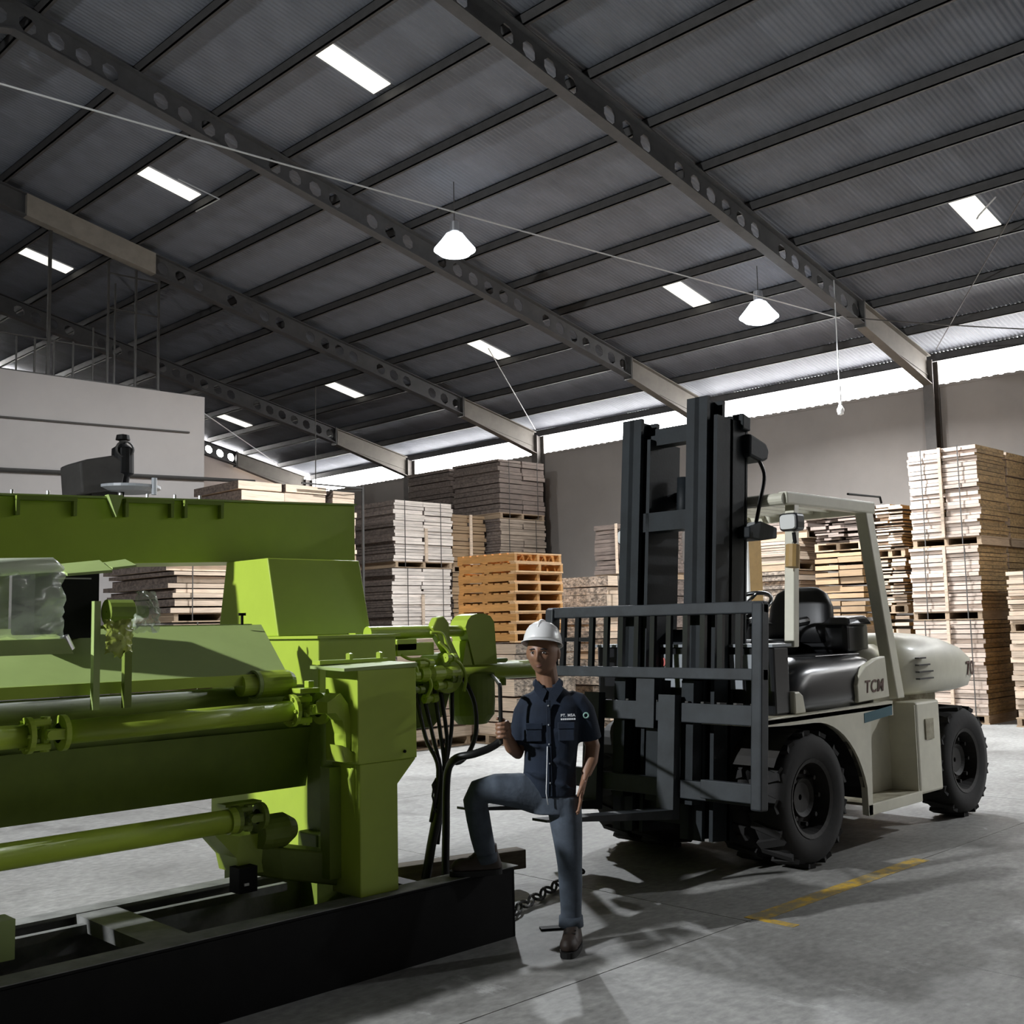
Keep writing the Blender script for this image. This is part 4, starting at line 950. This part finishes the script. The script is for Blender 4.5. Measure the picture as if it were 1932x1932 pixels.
# ---- overhead guard
gd = obj('guard_roof_frame', MB().box(6.95, 8.26, 4.26, 4.34, 2.52, 2.615), 'cream', fk, bevel=.015)
obj('roof_side_rail', MB().box(6.95, 8.26, mir(4.34), mir(4.26), 2.52, 2.615), 'cream', gd, bevel=.015)
obj('front_header', MB().tube([(6.95, 4.28, 2.56), (6.95, mir(4.28), 2.56)], .045, 14), 'cream', gd)
obj('rear_header', MB().box(8.19, 8.27, 4.28, mir(4.28), 2.52, 2.605), 'cream', gd)
for k in range(7):
    y = 4.48+.157*k
    obj('roof_bar', MB().box(6.97, 8.22, y-.014, y+.014, 2.56, 2.605), 'cream', gd)
for s_ in (1, -1):
    yy = (lambda y: y) if s_ > 0 else mir
    def quadpost(pb, pt, wx, wy):
        return MB().hexa([(pb[0], yy(pb[1]), pb[2]), (pb[0]+wx, yy(pb[1]), pb[2]), (pb[0]+wx, yy(pb[1]+wy), pb[2]), (pb[0], yy(pb[1]+wy), pb[2]),
                          (pt[0], yy(pt[1]), pt[2]), (pt[0]+wx, yy(pt[1]), pt[2]), (pt[0]+wx, yy(pt[1]+wy), pt[2]), (pt[0], yy(pt[1]+wy), pt[2])])
    obj('front_guard_post', quadpost((6.82, 4.18, 1.50), (7.06, 4.27, 2.54), .07, .08), 'cream', fk, bevel=.008)
    obj('rear_guard_post', quadpost((8.26, 4.16, 1.06), (8.11, 4.27, 2.54), .12, .10), 'cream', fk, bevel=.01)
    hl = obj('headlight', MB().rings([(0, 0, -.05, .065, .075), (0, 0, .05, .065, .075)], 20, power=5, X=Matrix.Translation((6.90, yy(4.20), 2.38)) @ Matrix.Rotation(R(90), 4, 'Y')), 'truck_black', fk, bevel=.01)
    obj('lens', MB().rings([(0, 0, -.062, .05, .06), (0, 0, -.05, .055, .065)], 20, power=5, X=Matrix.Translation((6.90, yy(4.20), 2.38)) @ Matrix.Rotation(R(90), 4, 'Y')), 'glass_lens', hl)
    obj('bracket', MB().tube([(6.92, yy(4.20), 2.31), (6.93, yy(4.20), 2.24), (6.98, yy(4.24), 2.24)], .014, 8), 'truck_black', hl)
    obj('turn_lamp', MB().tube([(6.88, yy(4.20), 2.06), (6.90, yy(4.20), 2.22)], .05, 12), 'tan_board', fk)
obj('rear_bar', MB().tube([(7.90, 4.30, 2.66), (8.42, 4.30, 2.67), (8.44, 4.30, 2.62)], .010, 6), 'darksteel', fk)
# ---- mast assembly, tilted back
TM = Matrix.Translation((6.30, 0, .45)) @ Matrix.Rotation(R(5.0), 4, 'Y') @ Matrix.Translation((-6.30, 0, -.45))
def rail(ya, yb, x0, x1, z0, z1):      # I-section rail
    m = (ya+yb)/2
    return MB().box(x0, x0+.035, ya, yb, z0, z1, X=TM).box(x1-.035, x1, ya, yb, z0, z1, X=TM).box(x0, x1, m-.02, m+.02, z0, z1, X=TM)
ms = obj('mast_rail', rail(5.16, 5.34, 6.20, 6.42, .22, 3.22), 'mast', fk)
obj('mast_rail', rail(4.56, 4.74, 6.20, 6.42, .22, 3.30), 'mast', fk)
obj('inner_mast_rail', rail(5.22, 5.40, 6.40, 6.62, .22, 3.08), 'mast', fk)
obj('inner_mast_rail', rail(4.50, 4.68, 6.40, 6.62, .22, 3.18), 'mast', fk)
obj('mast_cheek', MB().box(6.24, 6.60, 4.50, 4.53, .22, 3.16, X=TM), 'mast', fk)
obj('mast_cheek', MB().box(6.24, 6.60, 5.10, 5.13, .22, 3.06, X=TM), 'mast', fk)
for z0, z1, x0 in ((3.02, 3.10, 6.30), (2.62, 2.70, 6.55), (2.36, 2.50, 6.24), (1.55, 1.66, 6.5), (.30, .46, 6.3)):
    obj('mast_crosshead', MB().box(x0, x0+.10, 4.6, 5.30, z0, z1, X=TM), 'mast', fk)
obj('top_tie', MB().box(6.34, 6.46, 4.70, 5.20, 3.08, 3.16, X=TM), 'mast', fk)
for y in (5.22, 4.66):
    obj('lift_cylinder', MB().tube([TM @ Vector((6.68, y, .4)), TM @ Vector((6.68, y, 2.9))], .045, 14), 'mast', fk, smooth=True)
obj('free_lift_cylinder', MB().tube([TM @ Vector((6.52, 5.0, 2.40)), TM @ Vector((6.52, 5.0, 2.80))], .05, 14), 'mast', fk, smooth=True)
obj('mast_ear', MB().prism([(6.56, 3.08), (6.78, 3.04), (6.82, 2.99), (6.80, 2.92), (6.72, 2.89), (6.56, 2.91)], 'y', 4.44, 4.60, X=TM), 'mast', fk, bevel=.02)
obj('mast_cap', MB().prism([(6.50, 3.22), (6.60, 3.20), (6.60, 3.10), (6.50, 3.10)], 'y', 4.46, 4.56, X=TM), 'mast', fk, bevel=.01)
obj('guard_bracket', MB().prism([(6.50, 2.38), (6.66, 2.44), (6.86, 2.42), (6.86, 2.34), (6.66, 2.30), (6.50, 2.30)], 'y', 4.40, 4.56, X=TM), 'mast', fk, bevel=.01)
obj('guard_bracket', MB().prism([(6.50, 2.38), (6.66, 2.44), (6.86, 2.42), (6.86, 2.34), (6.66, 2.30), (6.50, 2.30)], 'y', 5.34, 5.50, X=TM), 'mast', fk, bevel=.01)
pipe([(6.92, 4.46, 2.86), (6.95, 4.44, 2.74), (6.88, 4.44, 2.55), (6.84, 4.46, 2.38)], .014, 'hose', 'mast_hose', fk)
# ---- carriage, load backrest, forks
cg = obj('carriage_bar', MB().box(6.06, 6.14, 4.06, 5.72, 1.0, 1.13, X=TM), 'backrest_grey', fk, bevel=.006)
obj('carriage_bar', MB().box(6.06, 6.14, 4.02, 5.70, .50, .62, X=TM), 'backrest_grey', fk, bevel=.006)
for y in (4.62, 5.22, 4.92):
    obj('carriage_plate', MB().box(6.10, 6.24, y-.05, y+.05, .46, 1.28, X=TM), 'mast', fk)
for k in range(13):
    y = 4.08+.13*k
    obj('carriage_notch', MB().box(6.062, 6.138, y-.012, y+.012, 1.13, 1.142, X=TM), 'darksteel', cg)
br = obj('backrest_top_rail', MB().box(6.02, 6.08, 3.97, 5.90, 1.72, 1.80, X=TM), 'backrest_grey', fk, bevel=.008)
obj('backrest_middle_rail', MB().box(6.02, 6.08, 3.97, 5.90, 1.29, 1.365, X=TM), 'backrest_grey', fk, bevel=.006)
obj('backrest_post', MB().box(6.00, 6.09, 3.97, 4.05, .48, 1.79, X=TM), 'backrest_grey', fk, bevel=.012)
obj('backrest_post', MB().box(6.00, 6.09, 5.82, 5.90, .48, 1.79, X=TM), 'backrest_grey', fk, bevel=.012)
obj('backrest_bottom_rail', MB().box(6.01, 6.08, 4.0, 4.44, .52, .64, X=TM), 'backrest_grey', fk, bevel=.006)
obj('backrest_bottom_rail', MB().box(6.01, 6.08, 5.42, 5.86, .52, .64, X=TM), 'backrest_grey', fk, bevel=.006)
for k in range(12):
    y = 4.17+.1425*k
    obj('backrest_bar', MB().box(6.03, 6.06, y-.02, y+.02, 1.36, 1.72, X=TM), 'truck_black', fk)
obj('short_bar', MB().box(6.035, 6.06, 5.45, 5.78, 1.545, 1.575, X=TM), 'truck_black', fk)
obj('backrest_hanger', MB().box(6.04, 6.12, 4.86, 5.02, .95, 1.34, X=TM), 'backrest_grey', fk)
for y in (4.72, 5.40):
    f_ = MB().box(6.00, 6.07, y-.07, y+.07, .36, 1.18, X=TM)
    f_.add([TM @ Vector(p) for p in [(6.07, y-.07, .36), (6.07, y+.07, .36), (4.80, y+.06, .40), (4.80, y-.06, .40), (6.07, y-.07, .425), (6.07, y+.07, .425), (4.80, y+.06, .415), (4.80, y-.06, .415)]],
           [(0, 1, 2, 3), (7, 6, 5, 4), (0, 4, 5, 1), (1, 5, 6, 2), (2, 6, 7, 3), (3, 7, 4, 0)])
    obj('fork', f_, 'backrest_grey', fk)
for s_ in (1, -1):
    yy = (lambda y: y) if s_ > 0 else mir
    obj('tilt_cylinder', MB().tube([(6.55, yy(4.72), .95), (7.0, yy(4.72), .80)], .05, 12), 'mast', fk)
    obj('front_mudguard', MB().add([(6.86+.50*math.cos(a), yy(y), .455+.50*math.sin(a)) for a in [R(100+k*8) for k in range(7)] for y in (4.14, 4.66)], [(2*i, 2*i+1, 2*i+3, 2*i+2) for i in range(6)]), 'rim', fk)

# ================================================================== THE WORKER
# local frame: x to the photo's right, y away from the camera, z up
pm = empty('person', (4.37, 4.14, 0), 'worker in white hard hat, dark blue shirt and jeans, one boot up on the base', 'person', rz=-yaw)
def pobj(name, mb, m, parent=None, smooth=True, bevel=0, remesh=0, smo=0):
    o = obj(name, mb, m, parent or pm, smooth=smooth, bevel=bevel, rel=False)
    if remesh:
        r_ = o.modifiers.new('remesh', 'REMESH'); r_.mode = 'VOXEL'; r_.voxel_size = remesh; r_.use_smooth_shade = True
    if smo:
        q = o.modifiers.new('smooth', 'SMOOTH'); q.factor = .5; q.iterations = smo
    return o
# --- head
HC = Vector((-.072, -.015, 1.548)); HX = Matrix.Translation(HC) @ Matrix.Rotation(R(-17), 4, 'Z') @ Matrix.Rotation(R(3), 4, 'X')
def gss(a, s_): return math.exp(-(a/s_)**2)
def head():
    vs = []; fs = []; n, h = 56, 40
    for i in range(h+1):
        t_ = PI*i/h
        for k in range(n):
            a = 2*PI*k/n
            d = Vector((math.sin(t_)*math.sin(a), -math.sin(t_)*math.cos(a), math.cos(t_)))
            x, y, z = d.x*.084, d.y*.096, d.z*.120
            if d.z < 0:
                q = (-d.z)**1.4
                x *= 1-.17*q; y = y*(1-.16*q) - .008*q
            if y < 0:                     # face side
                f_ = 0
                f_ += .023*gss(x, .012)*gss(z+.022, .020)          # nose tip
                f_ += .012*gss(x, .010)*gss(z-.002, .022)          # bridge
                f_ += .006*gss(abs(x)-.010, .008)*gss(z+.030, .010)  # nostrils
                f_ -= .009*gss(abs(x)-.031, .016)*gss(z-.004, .012)  # eye sockets
                f_ += .005*gss(abs(x)-.030, .022)*gss(z-.022, .009)  # brow
                f_ += .007*gss(x, .022)*gss(z+.056, .008)          # upper lip
                f_ += .007*gss(x, .020)*gss(z+.068, .007)          # lower lip
                f_ += .008*gss(x, .022)*gss(z+.100, .016)          # chin
                f_ += .004*gss(abs(x)-.045, .016)*gss(z+.025, .018)  # cheek bones
                y -= f_
            vs.append((x, y, z))
    for i in range(h):
        for k in range(n):
            fs.append((i*n+k, (i+1)*n+k, (i+1)*n+(k+1) % n, i*n+(k+1) % n))
    b = MB().add(vs, fs)
    for s_ in (-1, 1):
        b.ball((s_*.084, .012, -.008), .012, .020, .033, 12)
    return b
bd = MB(); hb = head(); bd.add([HX @ Vector(v) for v in hb.v], hb.f)
bd.tube([(-.062, .010, 1.50), (-.052, .014, 1.42), (-.045, .018, 1.36), (-.04, .02, 1.28)], [.060, .059, .062, .09], 18)
bd.rings([(-.03, .02, .82, .12, .085), (-.04, .02, 1.0, .115, .085), (-.035, .02, 1.15, .14, .10), (-.03, .02, 1.28, .13, .09), (-.035, .02, 1.34, .06, .06)], 24)
# arms inside the sleeves and bare forearms
bd.tube([(.115, .02, 1.28), (.145, .03, 1.18), (.172, .045, 1.085), (.186, .035, 1.04), (.172, .005, .97), (.140, -.03, .90)], [.05, .046, .042, .040, .038, .028], 14)
bd.tube([(-.155, .02, 1.28), (-.180, .03, 1.18), (-.205, .05, 1.07), (-.225, .035, 1.015), (-.250, -.02, 1.05), (-.272, -.07, 1.105), (-.280, -.095, 1.135)], [.05, .047, .040, .040, .037, .030, .027], 14)
# right hand (photo's left) closed round the lever
RX, RY, RZ = -.304, -.135, 1.150
bd.rings([(RX+.030, RY+.035, RZ-.045, .022, .030), (RX+.032, RY+.030, RZ-.01, .024, .036), (RX+.030, RY+.022, RZ+.035, .020, .034), (RX+.026, RY+.018, RZ+.045, .014, .024)], 14)
for k, (z, L) in enumerate(((.040, 1.0), (.018, 1.08), (-.005, 1.0), (-.027, .85))):
    pts = []
    for q in range(7):
        a = R(20-q*38*L)
        pts.append((RX+.027*math.cos(a)+.004, RY+.027*math.sin(a), RZ+z-.004*q*.4))
    bd.tube([(RX+.034, RY+.030, RZ+z)]+pts, [.0115, .011, .0108, .0105, .010, .0098, .009, .006], 10)
bd.tube([(RX+.030, RY+.030, RZ+.025), (RX+.012, RY+.034, RZ+.050), (RX-.012, RY+.020, RZ+.062), (RX-.020, RY-.004, RZ+.060)], [.014, .013, .0115, .008], 10)
# left hand resting in the hip pocket
bd.rings([(.112, -.045, .80, .016, .036), (.120, -.045, .84, .018, .042), (.132, -.038, .88, .018, .036), (.142, -.03, .91, .022, .028)], 14)
for k, (dy, L) in enumerate(((-.034, .06), (-.012, .072), (.010, .068), (.030, .052))):
    bd.tube([(.114, -.045+dy, .815), (.106, -.047+dy, .79-L*.4), (.094, -.047+dy, .78-L), (.080, -.045+dy, .785-L*1.25)], [.0105, .010, .009, .006], 8)
bd.tube([(.128, -.075, .87), (.112, -.098, .845), (.098, -.104, .815), (.092, -.10, .795)], [.013, .012, .010, .007], 10)
body = pobj('body', bd, 'skin', remesh=.0045, smo=2)
# face details
def fp(x, y, z): return HX @ Vector((x, y, z))
for s_ in (-1, 1):
    e = pobj('eye', MB().ball(fp(s_*.031, -.0835, .004), .0115, .008, .0055, 14), 'eye_white')
    pobj('iris', MB().ball(fp(s_*.031-.001, -.0895, .0045), .0052, .0036, .0050, 12), 'eye_dark', e)
    pobj('upper_eyelid', MB().tube([fp(s_*.031+q, -.0885+abs(q)*.35, .0095-abs(q)*.22) for q in (-.013, -.007, 0, .007, .013)], [.0015, .0026, .003, .0026, .0015], 6), 'hair')
    pobj('eyebrow', MB().tube([fp(s_*q, -.0935+max(0, q-.03)*.55, .0215+(.004 if .02 < q < .04 else 0)) for q in (.013, .022, .033, .044, .051)], [.0025, .004, .004, .0035, .0015], 6), 'hair')
pobj('mouth', MB().tube([fp(q, -.0955+abs(q)*.28, -.062) for q in (-.022, -.012, 0, .012, .022)], [.001, .0028, .0032, .0028, .001], 6), 'lips')
pobj('lower_lip', MB().tube([fp(q, -.0955+abs(q)*.3, -.0685) for q in (-.015, -.008, 0, .008, .015)], [.001, .004, .0045, .004, .001], 6), 'lips')
hr = MB()
hr.add([fp(math.sin(a)*r_*.078*1.0, -math.cos(a)*r_*.099+.004, z) for (z, r_) in ((.03, 1.01), (.0, 1.0), (-.03, .97), (-.055, .90)) for a in [R(78+k*204/24) for k in range(25)]],
       [(j*25+i, j*25+i+1, (j+1)*25+i+1, (j+1)*25+i) for j in range(3) for i in range(24)])
ho = pobj('hair', hr, 'hair'); sd = ho.modifiers.new('thick', 'SOLIDIFY'); sd.thickness = .008
# --- hard hat
hx = HX @ Matrix.Translation((0, .004, .048)) @ Matrix.Rotation(R(-17), 4, 'X')
prof = [(.112, 0.0), (.111, .014), (.107, .035), (.098, .062), (.082, .087), (.058, .105), (.028, .114), (.003, .116)]
vs = []; n = 40
for (r_, z) in prof:
    for k in range(n):
        a = 2*PI*k/n; vs.append(hx @ Vector((r_*.93*math.cos(a), r_*1.10*math.sin(a), z)))
ht = pobj('hard_hat', MB().add(vs, [(i*n+k, i*n+(k+1) % n, (i+1)*n+(k+1) % n, (i+1)*n+k) for i in range(len(prof)-1) for k in range(n)]), 'helmet')
ht.modifiers.new('thick', 'SOLIDIFY').thickness = .004
vs = []
for k in range(n):
    a = 2*PI*k/n; fr = max(0, -math.sin(a))**1.5
    for (e, dz) in ((0, .004), (.010+.030*fr, -.004-.010*fr), (.010+.030*fr, -.008-.010*fr), (0, -.002)):
        vs.append(hx @ Vector(((.112+e*.6)*.93*math.cos(a), (.112*1.10+e)*math.sin(a), dz)))
pobj('brim', MB().add(vs, [(k*4+j, ((k+1) % n)*4+j, ((k+1) % n)*4+(j+1) % 4, k*4+(j+1) % 4) for k in range(n) for j in range(4)]), 'helmet', ht)
pobj('crown_ridge', MB().tube([hx @ Vector((0, y*1.0, .118*math.cos(math.asin(max(-1, min(1, y/.125))))+.0)) for y in (-.105, -.085, -.06, -.03, 0, .03, .06, .085, .105)], [.004, .009, .011, .012, .012, .012, .011, .009, .004], 10), 'helmet', ht)
pobj('chin_strap', MB().tube([fp(-.072, .0, .045), fp(-.076, -.008, -.01), fp(-.070, -.01, -.05)], .0035, 6), 'hair', ht)
# --- shirt
sh = MB()
sh.rings([(-.058, .01, .790, .146, .108), (-.055, .012, .84, .146, .112), (-.048, .015, .93, .140, .110), (-.040, .015, 1.02, .142, .110), (-.036, .015, 1.12, .152, .115), (-.034, .018, 1.20, .160, .115),
          (-.032, .02, 1.26, .160, .105), (-.032, .022, 1.305, .135, .088), (-.038, .022, 1.342, .092, .075), (-.042, .020, 1.362, .072, .068)], 32, power=2.5)
sh.tube([(.06, .02, 1.285), (.105, .022, 1.270), (.138, .026, 1.225), (.156, .034, 1.16), (.168, .042, 1.10), (.172, .044, 1.075)], [.060, .066, .066, .064, .064, .066], 18)
sh.tube([(-.11, .02, 1.285), (-.15, .022, 1.268), (-.178, .026, 1.22), (-.192, .036, 1.15), (-.204, .046, 1.09), (-.210, .048, 1.065)], [.058, .064, .062, .060, .060, .062], 18)
for (z, dx, r_) in ((.98, .03, .012), (.90, -.06, .014), (1.06, -.08, .012), (.86, .05, .012), (1.13, .05, .010)):      # folds
    sh.tube([(-.04+dx-.09, -.088, z+.03), (-.04+dx, -.098, z), (-.04+dx+.07, -.085, z-.03)], [.004, r_, .004], 8)
shirt = pobj('shirt', sh, 'shirt', remesh=.008, smo=3)
for s_ in (-1, 1):                     # collar wings
    pobj('collar', MB().add([(-.047+s_*.008, -.060, 1.345), (-.050+s_*.066, -.030, 1.408), (-.047+s_*.078, -.052, 1.350), (-.047+s_*.034, -.088, 1.292),
                             (-.047+s_*.008, -.052, 1.345), (-.050+s_*.064, -.022, 1.408), (-.047+s_*.074, -.042, 1.348), (-.047+s_*.034, -.076, 1.292)],
                            [(0, 1, 2, 3), (7, 6, 5, 4), (0, 4, 5, 1), (1, 5, 6, 2), (2, 6, 7, 3), (3, 7, 4, 0)]), 'shirt', shirt, smooth=False)
pobj('collar_band', MB().tube([(-.047+.068*math.sin(a), .018-.062*math.cos(a), 1.380-.022*math.cos(a)) for a in [R(20+k*320/16) for k in range(17)]], .016, 8), 'shirt', shirt)
pobj('placket', MB().box(-.064, -.040, -.108, -.098, .80, 1.30), 'shirt', shirt, smooth=False, bevel=.003)
for k in range(5):
    pobj('button', MB().ball((-.052, -.111, 1.27-.10*k), .005, .003, .005, 8), 'panel_grey', shirt)
for s_ in (-1, 1):
    pk = pobj('chest_pocket', MB().box(-.045+s_*.085-.042, -.045+s_*.085+.042, -.109, -.092, 1.085, 1.165), 'shirt', shirt, smooth=False, bevel=.004)
    pobj('pocket_flap', MB().box(-.045+s_*.085-.045, -.045+s_*.085+.045, -.114, -.105, 1.148, 1.182), 'shirt', pk, smooth=False, bevel=.004)
def ptext(name, s_, size, pos, m, parent, bold=0):
    o = text(name, s_, size, m, None, Matrix.Identity(4), .0008, 0, bold); o.parent = parent
    o.matrix_local = face_mat(pos, (1, .10, 0), (0, 0, 1)); return o
ptext('chest_lettering', 'PT. MSA', .020, (.050, -.1135, 1.218), 'white_thread', shirt, .0006)
for k in range(8):
    pobj('stitched_line', MB().box(.012+.010*k, .0195+.010*k, -.1135+.0009*k, -.111+.0009*k, 1.194, 1.203), 'white_thread', shirt, smooth=False)
pobj('sleeve_patch', MB().tube([(.150+.013*math.cos(a), -.040, 1.210+.013*math.sin(a)) for a in [2*PI*k/20 for k in range(21)]], .0045, 6, cap=False), 'patch_green', shirt)
pobj('white_cord', MB().tube([(-.062, -.113, 1.06), (-.066, -.116, .98), (-.070, -.118, .90), (-.074, -.117, .82), (-.066, -.112, .76)], .0028, 6), 'white_thread')
# --- jeans
jn = MB()
jn.rings([(-.055, .01, .90, .128, .098), (-.058, .01, .82, .138, .105), (-.055, .01, .76, .135, .105), (-.04, .01, .70, .11, .10)], 28, power=2.4)
jn.tube([(.020, .01, .78), (.030, .005, .66), (.040, -.005, .52), (.044, -.012, .43), (.046, -.002, .32), (.046, .010, .20), (.044, .012, .115)], [.095, .088, .074, .066, .062, .056, .058], 20)
jn.tube([(-.115, .0, .79), (-.22, -.03, .825), (-.34, -.055, .838), (-.425, -.06, .825), (-.448, -.045, .775), (-.435, -.01, .68), (-.420, .03, .58), (-.405, .065, .50), (-.400, .075, .455)], [.098, .092, .080, .070, .066, .064, .062, .058, .060], 20)
jn.tube([(-.42, -.10, .80), (-.46, -.09, .79), (-.48, -.05, .77)], [.01, .016, .008], 8)
jeans = pobj('jeans', jn, 'jeans', remesh=.008, smo=3)
pobj('cuff', MB().tube([(.044, .012, .165), (.044, .012, .112)], [.063, .066], 20), 'jeans', jeans)
pobj('cuff', MB().tube([(-.403, .07, .49), (-.399, .078, .445)], [.064, .066], 20), 'jeans', jeans)
# --- boots
def boot(X, name='boot'):
    b = MB().rings([(0, .02, .03, .048, .13), (0, .015, .055, .050, .135), (0, .03, .08, .045, .11), (0, .05, .10, .042, .085), (0, .062, .13, .044, .062), (0, .065, .17, .046, .055)], 24, X=X, power=2.6)
    b.rings([(0, -.075, .03, .046, .06), (0, -.078, .06, .047, .062), (0, -.07, .085, .036, .05), (0, -.06, .095, .02, .03)], 20, X=X)
    o = pobj(name, b, 'boot', remesh=.007, smo=2)
    pobj('sole', MB().rings([(0, .0, .0, .050, .150), (0, .0, .03, .050, .150)], 28, X=X, power=2.8), 'sole', o, smooth=False)
    for k in range(4):
        pobj('lace', MB().tube([X @ Vector((-.03, -.03+.02*k, .098+.012*k)), X @ Vector((.03, -.035+.02*k, .098+.012*k))], .0035, 6), 'hair', o)
    return o
boot(Matrix.Translation((.040, -.045, 0)) @ Matrix.Rotation(R(-12), 4, 'Z'))
boot(Matrix.Translation((-.455, .062, .374)) @ Matrix.Rotation(R(-80), 4, 'Z') @ Matrix.Scale(.95, 4))
